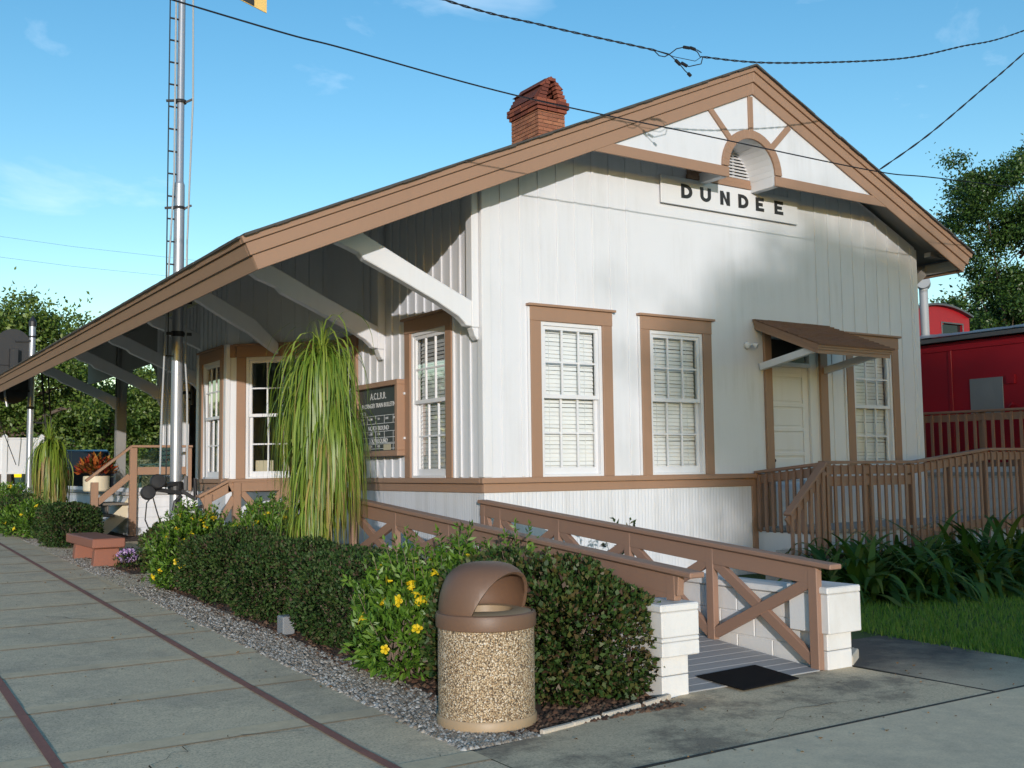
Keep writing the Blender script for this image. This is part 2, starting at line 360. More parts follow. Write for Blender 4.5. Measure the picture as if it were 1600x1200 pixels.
# loose gravel stones and mulch chips
def scatter_rocks(name, n, xf, yr, size, mat):
    V = []; F = []
    ys = yr[0]+(yr[1]-yr[0])*rng.random(n)**1.6; ts = rng.random(n)
    for y, t in zip(ys, ts):
        xa, xb = xf(y); x = xa+(xb-xa)*t; s = size*(.5+rng.random()); a = rng.random()*6.28; z = gz(y)+.012
        o = len(V)
        for k in range(4):
            th = a+k*pi/2+rng.random()*.5; V.append((x+s*cos(th), y+s*sin(th), z))
        V.append((x+s*.2*(rng.random()-.5), y, z+s*(.4+.5*rng.random())))
        for k in range(4): F.append((o+k, o+(k+1) % 4, o+4))
    o = rawmesh(name, V, F, mat); o['kind'] = 'stuff'; return o
m, nt, b = new_mat('loose_stone'); geo = nt.nodes.new('ShaderNodeNewGeometry')
r = ramp(nt, [(0, (.17, .13, .09)), (.4, (.40, .32, .24)), (.8, (.55, .47, .38)), (1, (.74, .68, .60))]); nt.links.new(geo.outputs['Random Per Island'], r.inputs[0]); nt.links.new(r.outputs[0], b.inputs['Base Color']); b.inputs['Roughness'].default_value = .9
STONE = m
scatter_rocks('gravel', 14000, lambda y: (ye(y)-.03, -2.95), (-5.4, 12), .016, STONE)
m, nt, b = new_mat('bark_chip'); geo = nt.nodes.new('ShaderNodeNewGeometry')
r = ramp(nt, [(0, (.05, .025, .015)), (.5, (.14, .065, .035)), (1, (.26, .15, .085))]); nt.links.new(geo.outputs['Random Per Island'], r.inputs[0]); nt.links.new(r.outputs[0], b.inputs['Base Color']); b.inputs['Roughness'].default_value = 1
CHIP = m
scatter_rocks('mulch_litter', 5000, lambda y: (-3.08, -1.7), (-5.3, 9), .022, CHIP)
# stone edging along the mulch, in broken lengths
E0 = Vector((-2.92, -5.36, 0)); E1 = Vector((-1.66, -5.085, 0)); first = None
for i, (a, bb) in enumerate(((0, .42), (.45, .74), (.78, 1.0))):
    p = E0.lerp(E1, a)+Vector((0, 0, .018)); q = E0.lerp(E1, bb)+Vector((0, 0, .014+.008*i))
    mb = MB(); mb.beam(p, p.lerp(q, .5)+Vector((.004, -.006, 0)), .042, .04); mb.beam(p.lerp(q, .5)+Vector((.004, -.006, .0006)), q, .040, .041)
    o = mb.build('edging_stone', EDGEM, bevel=.008)
    tag(o, ['whitish edging strip at the foot of the pebble litter bin', 'weathered edging strip midway between litter bin and white pillar',
            'short edging strip ending at the left white ramp pillar'][i], 'edging', 'edging strips along the mulch bed')
mb = MB(); mb.beam((.30, -5.0, .045), (.62, -4.80, .045), .07, .09); mb.beam((.62, -4.80, .045), (.42, -4.45, .045), .07, .09)
tag(mb.build('stone_edging', EDGEM, bevel=.01), 'bent stone border round the tiny plant beside the right ramp pillar', 'edging')
# joint lines of the pad
mb = MB(); mb.box(ye(-6.3), 1.62, -6.275, -6.25, .0165, .0185); mb.box(.288, .312, -6.25, -5.03, .0165, .0185)
mb.build('pavement_joint', paint('joint_dirt', (.03, .028, .025), (.05, .05, .04), 1))['kind'] = 'structure'
# lawn
n = 42000
gx = 1.55+rng.random(n)**1.4*7; gy = -6.6+rng.random(n)*4.7
keep = (gy > -6.2) & (gx > 1.62+.06*(gy+6.2)*(gy > -6.2)+.05*rng.standard_normal(n)); gx = gx[keep]; gy = gy[keep]; n = len(gx)
a = rng.random(n)*6.28; hgt = .03+.045*rng.random(n); wd = .004+.003*rng.random(n); ln = (rng.random((n, 2))-.5)*.05
V = np.zeros((n, 3, 3)); V[:, 0] = np.stack([gx-wd*np.cos(a), gy-wd*np.sin(a), gza(gy)], 1); V[:, 1] = np.stack([gx+wd*np.cos(a), gy+wd*np.sin(a), gza(gy)], 1)
V[:, 2] = np.stack([gx+ln[:, 0], gy+ln[:, 1], gza(gy)+hgt], 1)
o = rawmesh('grass', V.reshape(-1, 3), np.arange(n*3).reshape(-1, 3), LF_GRASS); o['kind'] = 'stuff'

# ------------------------------------------------------------------ depot
depot = thing('depot_building', 'white board and batten railway depot with brown trim and wide overhanging roof', 'train station')
XR, ZR, SL = 4.12, 7.17, .4425       # ridge position, roof slope
XL, XE, YF, YB = -3.13, 8.97, -.55, 23.0
BW = 8.33                              # width of the gable wall
roofz = lambda x: ZR-SL*abs(x-XR)
th = math.atan(SL); cs, sn = cos(th), sin(th)
ZB = 1.49                              # sill belt
# wall as pieces round rectangular openings (u0,u1,z0,z1); local frame u, n(out), z
def wall_mb(M, u0, u1, z0, z1, openings, t=.12):
    mb = MB(M)
    us = sorted({u0, u1, *[o[0] for o in openings], *[o[1] for o in openings]}); us = [u for u in us if u0 <= u <= u1]
    for a, bb in zip(us[:-1], us[1:]):
        zz = z0
        for o in sorted([o for o in openings if o[0] < (a+bb)/2 < o[1]], key=lambda o: o[2]):
            if o[2] > zz: mb.box(a, bb, -t, 0, zz, o[2])
            zz = o[3]
        if zz < z1: mb.box(a, bb, -t, 0, zz, z1)
    return mb
def frame(o, u, n):   # matrix local (u, n, z) -> world
    M = Matrix.Identity(4)
    for i in range(3):
        M[i][0] = u[i]; M[i][1] = n[i]; M[i][2] = (0, 0, 1)[i]; M[i][3] = o[i]
    return M
MG = frame((0, 0, 0), (1, 0, 0), (0, -1, 0))          # gable wall
ML = frame((0, 0, 0), (0, 1, 0), (-1, 0, 0))          # long wall
d45 = sqrt(.5)
BX, BY0, BY1, BYA = -1.2, 5.86, 7.32, 4.66             # bay plan
MBN = frame((0, BYA, 0), (-d45, d45, 0), (-d45, -d45, 0))     # near bay face, u from wall to corner
MBF = frame((BX, BY0, 0), (0, 1, 0), (-1, 0, 0))
MBB = frame((BX, BY1, 0), (d45, d45, 0), (-d45, d45, 0))
WIN = dict(w1=(MG, .66, 1.935), w2=(MG, 2.42, 3.69), w3=(MG, 6.50, 7.75), w4=(ML, .70, 1.97), bn=(MBN, .24, 1.52), bf=(MBF, .10, 1.36), bb=(MBB, .2, 1.45))
CAS = .155; HEAD = 3.62
def opening(u0, u1): return (u0+CAS, u1-CAS, ZB, HEAD-.19)
DU0, DU1 = 4.73, 6.06
gop = [opening(*WIN[k][1:]) for k in ('w1', 'w2', 'w3')]+[(DU0+.14, DU1-.16, .75, 3.46)]
mb = wall_mb(MG, 0, BW, -.05, 5.0, gop)
# triangular upper part of the gable, under the roof
mb.prism([(0, 5.0), (BW, 5.0), (BW, roofz(BW)-.16), (XR, ZR-.16), (0, roofz(0)-.16)], 'y', -.12, 0)
mb.build('wall', WHITE, depot)
# battens on the gable wall, clipped by openings
def battens(M, u0, u1, z0, ztop, openings, step, w, t, skip=()):
    mb = MB(M); u = u0
    while u < u1:
        segs = [(z0, ztop(u) if callable(ztop) else ztop)]
        for o in openings:
            if o[0]-.16-w < u < o[1]+.16+w:
                ns = []
                for a, bb in segs:
                    lo, hi = (o[2] if o[2] < 1 else ZB)-.0, o[3]+.21
                    if a < lo: ns.append((a, min(bb, lo)))
                    if bb > hi: ns.append((max(a, hi), bb))
                segs = ns
        for a, bb in segs:
            if bb-a > .02: mb.box(u-w/2, u+w/2, .0005, t, a, bb)
        u += step
    return mb
battens(MG, .27, BW-.1, ZB+.02, lambda u: roofz(u)-.2, gop+[(2.70, 5.62, 5.15, 5.36)], .2835, .046, .014).build('batten', WHITE, depot, bevel=.004)
mbx = MB(MG); mbx.box(-.02, .10, .001, .022, ZB+.02, roofz(0)-.2); mbx.build('corner_board', WHITE2, depot, bevel=.004); mbx = MB(MG); mbx.box(BW-.10, BW+.02, .001, .022, .05, roofz(BW)-.2)
mbx.build('corner_board', WHITE2, depot, bevel=.004)
# long wall
LEN = 14.3
dop = (3.66, 4.50, .50, 3.46)
lop = [opening(*WIN['w4'][1:]), dop]
ZT = roofz(0)-.16
wall_mb(ML, .12, BYA, -.05, ZT, lop).build('wall', WHITE, depot)
wall_mb(ML, 8.5, LEN, -.05, ZT, [(11.55, 12.5, 1.23, 3.5)]).build('wall', WHITE, depot)
battens(ML, .30, 3.5, ZB+.02, lambda u: ZT-.05, lop, .235, .05, .024).build('batten', WHITE, depot, bevel=.003)
mbx = MB(ML); mbx.box(-.014, .10, .001, .024, ZB+.02, ZT-.05); mbx.build('corner_board', WHITE2, depot, bevel=.004)
battens(ML, 8.6, LEN, 1.25, lambda u: ZT-.05, [(11.55, 12.5, 1.0, 3.5)], .25, .05, .024).build('batten', WHITE, depot)
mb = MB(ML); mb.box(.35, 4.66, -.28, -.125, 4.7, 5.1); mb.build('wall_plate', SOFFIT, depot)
# far walls so that the house is closed
mb = MB(); mb.box(BW-.12, BW, .12, LEN, -.05, roofz(BW)-.2); mb.box(0, BW, LEN, LEN+.12, -.05, 5.0); mb.build('wall', WHITE, depot)
# wainscot boards below the belt
mb = MB(); mb.box(-.012, BW, -.016, -.0008, -.05, ZB-.16); mb.box(-.016, -.0008, -.014, 3.45, -.05, ZB-.16)
mb.build('wainscot', BEAD, depot)
# belt: sill cap over a flat band
mb = MB(); mb.box(-.075, 4.50, -.075, -.0006, ZB-.055, ZB+.012); mb.box(-.075, -.0006, -.0003, 3.50, ZB-.055, ZB+.012)
mb.box(-.036, 4.50, -.036, -.0009, ZB-.165, ZB-.058); mb.box(-.036, -.0009, -.0003, 3.50, ZB-.165, ZB-.058)
mb.box(4.40, 4.50, -.038, -.0012, .3, ZB-.160)
mb.build('belt_trim', BROWN, depot, bevel=.005)
# window assembly
def window(M, u0, u1, z0=ZB+.012, zt=HEAD, blinds=True, dark=False, prj=.045):
    w = u1-u0
    mb = MB(M)
    mb.box(u0, u0+CAS, .0005, prj, z0, zt-.19); mb.box(u1-CAS, u1, .0005, prj, z0, zt-.19)
    mb.box(u0-.004, u1+.004, .0005, prj+.004, zt-.19, zt-.012)
    mb.box(u0-.045, u1+.045, .0005, prj+.04, zt-.012, zt+.02)
    root = mb.build('window', BROWN, depot, bevel=.004)
    # white strips of flashing along the casing
    mb = MB(M)
    mb.box(u0-.032, u0-.0006, .0006, .03, z0, zt-.02); mb.build('edge_strip', WHITE2, root, bevel=.003); mb = MB(M); mb.box(u1+.0006, u1+.032, .0006, .03, z0, zt-.02); mb.build('edge_strip', WHITE2, root, bevel=.003)
    a, bb, zl, zh = u0+CAS, u1-CAS, z0, zt-.19
    zm = zl+(zh-zl)*.505
    fw = .045
    mb = MB(M)      # fixed frame
    mb.box(a, a+fw, -.10, .02, zl, zh); mb.box(bb-fw, bb, -.10, .02, zl, zh); mb.box(a+fw, bb-fw, -.10, .02, zh-.05, zh); mb.box(a+fw, bb-fw, -.10, .025, zl, zl+.03)
    mb.build('window_frame', WHITE2, root, bevel=.003)
    def sash(n0, n1, s0, s1, bot, top):
        mb = MB(M); x0, x1 = a+fw+.001, bb-fw-.001
        st = .045
        mb.box(x0, x0+st, n0, n1, s0, s1); mb.box(x1-st, x1, n0, n1, s0, s1); mb.box(x0+st, x1-st, n0, n1, s0, s0+bot); mb.box(x0+st, x1-st, n0, n1, s1-top, s1)
        gw = x1-x0-2*st
        for k in (1, 2):
            c = x0+st+gw*k/3; mb.box(c-.012, c+.012, n0+.004, n1-.003, s0+bot, s1-top)
        c = (s0+bot+s1-top)/2; mb.box(x0+st, x1-st, n0+.006, n1-.005, c-.012, c+.012)
        mb.build('sash', WHITE2, root, bevel=.002)
        g = MB(M); nn = (n0+n1)/2; g.add([(x0+st, nn, s0+bot), (x1-st, nn, s0+bot), (x1-st, nn, s1-top), (x0+st, nn, s1-top)], [(0, 1, 2, 3)])
        g.build('pane', GLASS, root)
    sash(-.035, 0.0, zm, zh-.05, .05, .045)        # upper sash outside
    sash(-.075, -.040, zl+.03, zm+.045, .085, .045)
    if blinds:
        mb = MB(M); z = zl+.06; i = 0; tl = .9+.25*rng.random()
        while z < zh-.05:
            x0, x1 = a+fw+.012, bb-fw-.012
            jz = .004*rng.standard_normal(); jr = .003*rng.standard_normal(); dq = .0095*tl+.003*rng.standard_normal()
            mb.add([(x0, -.110+dq, z-.024+jr), (x1, -.110+dq, z-.024+jz), (x1, -.110-dq, z+.025), (x0, -.110-dq, z+.025), (x0, -.113+dq, z-.025+jr), (x1, -.113+dq, z-.025+jz), (x1, -.113-dq, z+.024), (x0, -.113-dq, z+.024)],
                   [(0, 1, 2, 3), (7, 6, 5, 4), (0, 4, 5, 1), (3, 2, 6, 7)]); z += .052
        for c in (a+fw+.16, bb-fw-.16): mb.box(c-.002, c+.002, -.096, -.093, zl+.03, zh-.04)
        mb.build('blind', BLIND, root)
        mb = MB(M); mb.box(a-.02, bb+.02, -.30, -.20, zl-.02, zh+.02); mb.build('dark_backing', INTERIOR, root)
    return root
for k in ('w1', 'w2', 'w3', 'w4'): window(*WIN[k])
# door under its canopy
mb = MB(MG)
mb.box(DU0, DU0+.14, .0005, .045, .72, 3.50); mb.box(DU1-.16, DU1, .0005, .045, .72, 3.50); mb.box(DU0-.003, DU1+.003, .0005, .048, 3.50, 3.64)
door = mb.build('door', BROWN, depot, bevel=.004)
a, bb = DU0+.14, DU1-.16
mb = MB(MG)
mb.box(bb-.17, bb, -.115, -.02, .75, 3.46); mb.box(a, bb-.17, -.115, -.02, 3.05, 3.12); mb.box(a, a+.02, -.115, .0, .75, 3.46)
mb.build('door_frame', WHITE2, door, bevel=.003)
mb = MB(MG); mb.box(a+.02, bb-.17, -.115, -.085, .75, 3.05)
zz = [.80, 1.10, 1.44, 1.80, 2.16, 2.52, 2.96]
mb.box(a+.02, a+.10, -.085, -.062, .75, 3.05); mb.box(bb-.29, bb-.171, -.085, -.062, .75, 3.05)
for z0_, z1_ in zip(zz[:-1], zz[1:]): mb.box(a+.10, bb-.29, -.085, -.063, z1_-.055, z1_); mb.box(a+.13, bb-.33, -.085, -.074, z0_+.03, z1_-.09)
mb.box(a+.10, bb-.29, -.085, -.062, 2.96, 3.05)
mb.build('door_leaf', WHITE2, door, bevel=.004)
mb = MB(MG); mb.sphere((a+.06, -.03, 1.68), .03); mb.box(a+.045, a+.075, -.062, -.045, 1.60, 1.74); mb.build('knob', BLACKP, door, smooth=True)
g = MB(MG); g.add([(a+.02, -.07, 3.12), (bb-.17, -.07, 3.12), (bb-.17, -.07, 3.46), (a+.02, -.07, 3.46)], [(0, 1, 2, 3)]); g.build('pane', GLASS, door)
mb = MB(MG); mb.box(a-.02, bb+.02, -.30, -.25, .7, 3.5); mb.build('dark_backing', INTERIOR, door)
# second door at the head of the ramp (mostly behind the weeping palm)
mb = MB(ML)
mb.box(3.52, 3.66, .0005, .045, .50, 3.46); mb.box(4.50, 4.64, .0005, .045, .50, 3.46); mb.box(3.51, 4.65, .0005, .05, 3.46, 3.62)
d2 = mb.build('door', BROWN, depot, bevel=.004)
mb = MB(ML); mb.box(3.66, 4.50, -.10, -.06, .50, 3.46)
for z0_ in (.65, 1.35, 2.05, 2.75): mb.box(3.78, 4.38, -.06, -.05, z0_, z0_+.55)
mb.build('door_leaf', WHITE2, d2, bevel=.004)
# bay
bw = d45*2*.0+sqrt(2)*1.2
def gable_cap(mb, a, bb, za, zb): mb.prism([(a, 4.62), (bb, 4.62), (bb, zb), (a, za)], 'y', -.10, 0); return mb
gable_cap(wall_mb(MBN, 0, bw, -.05, 4.62, [opening(*WIN['bn'][1:])], .10), 0, bw, 5.20, 4.70).build('bay_wall', WHITE, depot)
wall_mb(MBF, 0, BY1-BY0, -.05, 4.70, [opening(*WIN['bf'][1:])], .10).build('bay_wall', WHITE, depot)
gable_cap(wall_mb(MBB, 0, bw, -.05, 4.62, [opening(*WIN['bb'][1:])], .10), 0, bw, 4.70, 5.20).build('bay_wall', WHITE, depot)
for k in ('bn', 'bf', 'bb'): window(*WIN[k], blinds=False)
battens(MBN, .1, bw, HEAD+.05, lambda u: 5.18-.30*u, [], .235, .05, .02).build('batten', WHITE, depot)
battens(MBF, .1, 1.4, HEAD+.05, 4.69, [], .235, .05, .02).build('batten', WHITE, depot)
mb = MB()
for (x, y) in ((BX, BY0), (BX, BY1)):
    mb = MB(); mb.box(x-.045, x+.03, y-.06, y+.06, ZB+.02, HEAD+.03); mb.build('bay_post', WHITE2, depot, bevel=.006)
mb = MB(MBN); mb.box(-.02, bw+.06, .0007, .085, ZB-.055, ZB+.011); mb.box(-.02, bw+.03, .0009, .045, ZB-.19, ZB-.058); mb.build('belt_trim', BROWN, depot, bevel=.005); mb = MB(MBN); mb.box(.0, bw, .0008, .03, HEAD-.19, HEAD+.015); mb.build('bay_header', BROWN, depot, bevel=.005); mb = MB(MBF); mb.box(.0, 1.46, .0008, .03, HEAD-.19, HEAD+.015); mb.build('bay_header', BROWN, depot, bevel=.005); mb = MB(MBF)
mb.build('belt_trim', BROWN, depot, bevel=.005); mb = MB(MBF); mb.box(-.03, 1.49, .0007, .085, ZB-.055, ZB+.0115); mb.box(-.02, 1.48, .0009, .045, ZB-.19, ZB-.058); mb.box(.0, 1.46, .0008, .03, HEAD-.19, HEAD+.015)
mb.build('belt_trim', BROWN, depot, bevel=.005)
mb = MB(MBN); mb.box(.0, bw, .0008, .014, -.05, ZB-.19); mb.M = MBF; mb.box(0, 1.46, .0008, .014, -.05, ZB-.19); mb.build('wainscot', BEAD, depot)
# things seen inside the bay: desk, frames on the back wall, window cards
mb = MB(); mb.box(BX+.2, 1.6, 5.4, 7.6, 1.38, 1.44); mb.box(2.4, 2.5, 3, 10, .6, 4.0); mb.build('interior', INTERIOR, depot)
mb = MB(MBN)
mb.box(.55, .78, -.18, -.17, ZB+.05, ZB+.36); mb.box(.98, 1.28, -.18, -.17, ZB+.05, ZB+.30); mb.build('window_card', CURTAIN, depot)
# roof slab with soffit, from ridge to both eaves
def slope_pt(side, a, b):        # a along the slope from ridge, b perpendicular below the top surface
    return (XR+side*(a*cs)-side*b*sn, ZR-a*sn-b*cs)
AL = (XR-XL)/cs; AR = (XE-XR)/cs
for side, A in ((-1, AL), (1, AR)):
    mb = MB(); p = [slope_pt(side, 0, .0), slope_pt(side, A-.03, .0), slope_pt(side, A-.03, .055), (XR, ZR-.055/cs)]
    mb.prism(p, 'y', YF+.03, YB); r_ = mb.build('roof', ROOFSH, depot)
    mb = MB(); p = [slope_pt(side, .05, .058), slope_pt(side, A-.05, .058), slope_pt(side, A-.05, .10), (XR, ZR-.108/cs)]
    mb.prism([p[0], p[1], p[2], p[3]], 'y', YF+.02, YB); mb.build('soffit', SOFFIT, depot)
# shingle lip, slightly ragged
mb = MB(); x = 0
for side, A in ((-1, AL), (1, AR)):
    a = 0.0
    while a < A+.03:
        L = .12+.10*rng.random(); d = .018+.012*rng.random(); out = .012+.012*rng.random()
        p = [slope_pt(side, a, -.016), slope_pt(side, min(a+L, A+.03), -.016), slope_pt(side, min(a+L, A+.03), d-.016), slope_pt(side, a, d-.016)]
        mb.prism(p, 'y', YF-.075-out, YF+.3); a += L
y = YF
while y < YB:
    L = .14+.10*rng.random(); out = .02+.015*rng.random()
    p = [slope_pt(-1, AL-.3, -.012), slope_pt(-1, AL+.05+out, -.012), slope_pt(-1, AL+.05+out, .012), slope_pt(-1, AL-.3, .0)]
    mb.prism(p, 'y', y, y+L); y += L
mb.build('shingle_edge', ROOFSH, depot)
# fascia in three stepped bands, rakes and eaves
BANDS = ((.0, .072, .050), (.075, .205, .026), (.208, .362, .0))
for (b0, b1, off) in BANDS:
    mb = MB()
    for side, A in ((-1, AL), (1, AR)):
        p = [(XR, ZR-b0/cs), slope_pt(side, A+off, b0), slope_pt(side, A+off, b1), (XR, ZR-b1/cs)]
        mb.prism(p, 'y', YF-off, YF+.032)
        p = [slope_pt(side, A+off-.03, b0), slope_pt(side, A+off, b0), slope_pt(side, A+off, b1), slope_pt(side, A+off-.03, b1)]
        mb.prism(p, 'y', YF+.034, YB)
    mb.build('fascia', BROWN, depot, bevel=.005)
# gable infill panel with the sunburst boards
ZT0 = 5.545
def tri_at(z): return (ZR-.362/cs-z)/SL
cx_, cz_, ri, ro = 4.075, 5.68, .45, .575
mb = MB()
pl = []
# panel pieces left and right of the arch and above it
def arch(r, a0, a1, n): return [(cx_+r*cos(a), cz_+r*sin(a)) for a in np.linspace(a0, a1, n)]
hw = tri_at(ZT0)+.3
left = [(XR-hw, ZT0), (cx_-ri, ZT0), (cx_-ri, cz_)]+arch(ri, pi, pi/2, 10)[1:]+[(cx_, ZR-.30), (XR-.02, ZR-.30)]
right = [(XR+hw, ZT0), (cx_+ri, ZT0), (cx_+ri, cz_)]+arch(ri, 0, pi/2, 10)[1:]+[(cx_, ZR-.30), (XR+.02, ZR-.30)]
mb.prism(left, 'y', -.515, -.49); mb.prism(right, 'y', -.515, -.49)
tym = mb.build('gable_panel', WHITE, depot)
mb = MB()
mb.box(XR-hw+.22, cx_-ri, -.545, -.516, ZT0-.015, ZT0+.125); mb.box(cx_+ri, XR+hw-.22, -.545, -.516, ZT0-.015, ZT0+.125)
n = 18; A = np.linspace(0, pi, n)
for a0, a1 in zip(A[:-1], A[1:]):
    p = [(cx_+ri*cos(a0), cz_+ri*sin(a0)), (cx_+ro*cos(a0), cz_+ro*sin(a0)), (cx_+ro*cos(a1), cz_+ro*sin(a1)), (cx_+ri*cos(a1), cz_+ri*sin(a1))]
    mb.prism(p, 'y', -.552, -.516)
for ang in (pi/2, pi/2+.80, pi/2-.80):
    r1 = 1.0 if abs(ang-pi/2) < .01 else (1.02 if ang > pi/2 else 1.02)
    d = Vector((cos(ang), 0, sin(ang))); p = Vector((cx_, -.530, cz_))+d*(ro-.01); q = Vector((cx_, -.530, cz_))+d*(ro+ (.48 if abs(ang-pi/2) < .01 else .50))
    mb.beam(p, q, .085, .028, side=(-sin(ang), 0, cos(ang)))
mb.build('sunburst_trim', BROWN, tym, bevel=.003)
# barrel lining of the arch and its two lookout beams
mb = MB()
for a0, a1 in zip(A[:-1], A[1:]):
    r2 = ri+.02
    p = [(cx_+ri*cos(a0), cz_+ri*sin(a0)), (cx_+r2*cos(a0), cz_+r2*sin(a0)), (cx_+r2*cos(a1), cz_+r2*sin(a1)), (cx_+ri*cos(a1), cz_+ri*sin(a1))]
    mb.prism(p, 'y', -.488, -.0005)
mb.box(cx_-ri-.11, cx_-ri+.0, -.488, -.024, ZT0-.01, cz_-.001); mb.box(cx_+ri, cx_+ri+.11, -.488, -.024, ZT0-.01, cz_-.001)
mb.build('arch_lining', WHITE2, tym, bevel=.003)
# vent in the wall behind the arch
vx, vz, vr = 4.02, 5.715, .56
mb = MB()
for a0, a1 in zip(A[:-1], A[1:]):
    p = [(vx+r_*cos(a)*1.0, vz+.0+r_*sin(a)) for r_, a in ((vr, a0), (vr+.12, a0), (vr+.12, a1), (vr, a1))]
    mb.prism(p, 'y', -.06, -.0006)
mb.box(vx-vr-.12, vx+vr+.12, -.062, -.0006, vz-.07, vz-.001); mb.box(vx-vr-.16, vx+vr+.14, -.075, -.03, vz-.135, vz-.072)
vent = mb.build('attic_vent', BROWN, depot, bevel=.004)
mb = MB(); z = vz+.012
while z < vz+vr-.03:
    h = sqrt(max(.001, vr*vr-(z-vz)**2))-.004
    mb.add([(vx-h, -.012, z+.034), (vx+h, -.012, z+.034), (vx+h, -.05, z), (vx-h, -.05, z), (vx-h, -.006, z+.030), (vx+h, -.006, z+.030), (vx+h, -.046, z-.005), (vx-h, -.046, z-.005)],
           [(0, 1, 2, 3), (7, 6, 5, 4), (3, 2, 6, 7)]); z += .046
mb.build('vent_slats', WHITE2, vent)
mb = MB(); mb.prism([(vx+ (vr+.02)*cos(a), vz+(vr+.02)*sin(a)) for a in np.linspace(0, pi, 16)], 'y', -.004, -.0008); mb.build('vent_backing', INTERIOR, vent)
# brackets carrying the canopy
def bracket(Y, parent, flip=1, short=False):
    mb = MB(); w = .075
    mb.box(-.125, -.0265, Y-w, Y+w, 3.30, roofz(-.1)-.11)
    mb.prism([(-.125, 3.30), (-.028, 3.30), (-.028, 3.15), (-.055, 3.16), (-.085, 3.20), (-.105, 3.26)], 'y', Y-w+.008, Y+w-.008)
    up = [(-.12, 3.62), (-.92, 3.985), (-1.55, 4.285), (-1.86, roofz(-1.86)-.108)]
    dn = [(-2.10, roofz(-2.10)-.108), (-1.86, 4.145), (-1.75, 4.11), (-1.60, 4.055), (-1.53, 3.985), (-1.09, 3.80), (-.59, 3.575), (-.30, 3.42), (-.22, 3.35), (-.20, 3.32), (-.12, 3.31)]
    mb.prism(up+dn, 'y', Y-w+.012, Y+w-.012)
    return mb.build('roof_bracket', WHITE2, parent, bevel=.010)
for Y in (.115, 2.68, 7.9, 10.9, 14.2, 18.3): bracket(Y, depot)
# bay bracket standing off the bay post
mb = MB(); Yb = 5.2
mb.prism([(-.62, 3.62), (-1.0, 3.98), (-1.60, 4.29), (-1.86, roofz(-1.86)-.108), (-2.10, roofz(-2.1)-.108), (-1.75, 4.11), (-1.53, 3.985), (-1.1, 3.76), (-.72, 3.50), (-.62, 3.45)], 'y', Yb-.06, Yb+.06)
mb.build('roof_bracket', WHITE2, depot, bevel=.01)
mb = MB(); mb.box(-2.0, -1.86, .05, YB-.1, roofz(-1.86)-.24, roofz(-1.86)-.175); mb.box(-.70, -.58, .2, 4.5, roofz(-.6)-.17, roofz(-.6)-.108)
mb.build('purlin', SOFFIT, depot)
# right eave: plate and bracket
mb = MB(); mb.box(BW+.001, BW+.5, -.3, -.18, 4.95, 5.02); mb.box(BW+.42, BW+.56, YF+.03, 14, 4.74, 4.90); mb.beam((BW+.02, .15, 4.55), (BW+.5, .15, 4.86), .10, .14, side=(0, 1, 0)); mb.build('eave_plate', SOFFIT, depot)
# far pavilion: columns, header with arched braces
for (x, y) in ((0, 18.3),):
    mb = MB(); mb.box(x-.125, x+.125, y-.125, y+.125, 1.23, 5.0); mb.build('column', SOFFIT, depot, bevel=.012)
mb = MB(); mb.box(-.03, .03, LEN, 22.4, 4.25, 5.23)
mb.prism([(18.17, 3.3), (18.17, 4.25), (17.2, 4.25), (17.55, 4.05), (17.95, 3.7)], 'x', -.05, .05); mb.prism([(LEN+.05, 3.5), (LEN+.05, 4.25), (LEN+.9, 4.25), (LEN+.5, 4.05), (LEN+.2, 3.8)], 'x', -.05, .05)
mb.build('pavilion_header', SOFFIT, depot, bevel=.006)
# chimney of separate bricks
CXc, CYc = 4.05, 4.62
def bricks(mb, x0, x1, y0, y1, z0, z1, bh=.068, bl=.215):
    z = z0; row = 0
    while z < z1-.02:
        h = min(bh, z1-z)
        for (a0, a1, axis, c) in ((x0, x1, 'x', y0), (x0, x1, 'x', y1), (y0, y1, 'y', x0), (y0, y1, 'y', x1)):
            e_ = .05 if axis == 'x' else -.052
            t = a0-e_-(bl/2 if row % 2 else 0)
            while t < a1+e_:
                s0 = max(t, a0-e_); s1 = min(t+bl-.012, a1+e_)
                if s1-s0 > .03:
                    j = .006*(rng.random()-.5)
                    if axis == 'x': mb.box(s0, s1, c-.05+j, c+.05+j, z, z+h-.012)
                    else: mb.box(c-.05+j, c+.05+j, s0, s1, z, z+h-.012)
                t += bl
        z += bh; row += 1
mb = MB()
hx, hy = .24, .38
bricks(mb, CXc-hx, CXc+hx, CYc-hy, CYc+hy, 6.8, 7.92)
chim = mb.build('chimney', BRICK, depot); mb = MB()
for i, g in enumerate((.03, .06, .06)): bricks(mb, CXc-hx-g, CXc+hx+g, CYc-hy-g, CYc+hy+g, 7.92+.068*i, 7.92+.068*(i+1))
# gabled cap: stepped brick ends with an open throat
for i in range(6):
    z = 8.124+i*.068; w = hx+.06-.028*i*(1+.12*i)
    for sy in (-1, 1):
        yy = CYc+sy*(hy+.03)
        tw = max(.03, .13-.02*i)
        mb.box(CXc-w, CXc-(tw if i < 5 else .0), yy-.06, yy+.06, z, z+.056); mb.box(CXc+(tw if i < 5 else .0), CXc+w, yy-.06, yy+.06, z, z+.056)
    for t in np.arange(-hy+.0, hy, .21):
        mb.box(CXc-w, CXc-w+.09, CYc+t, CYc+t+.198, z, z+.056); mb.box(CXc+w-.09, CXc+w, CYc+t, CYc+t+.198, z, z+.056)
for sx in (-1, 1):
    mb.prism([(CXc+sx*(hx+.115), 8.13), (CXc+sx*.10, 8.515), (CXc+sx*.06, 8.50), (CXc+sx*(hx+.06), 8.13)], 'y', CYc-hy-.02, CYc+hy+.02)
mb.build('chimney_head', BRICK2, chim)
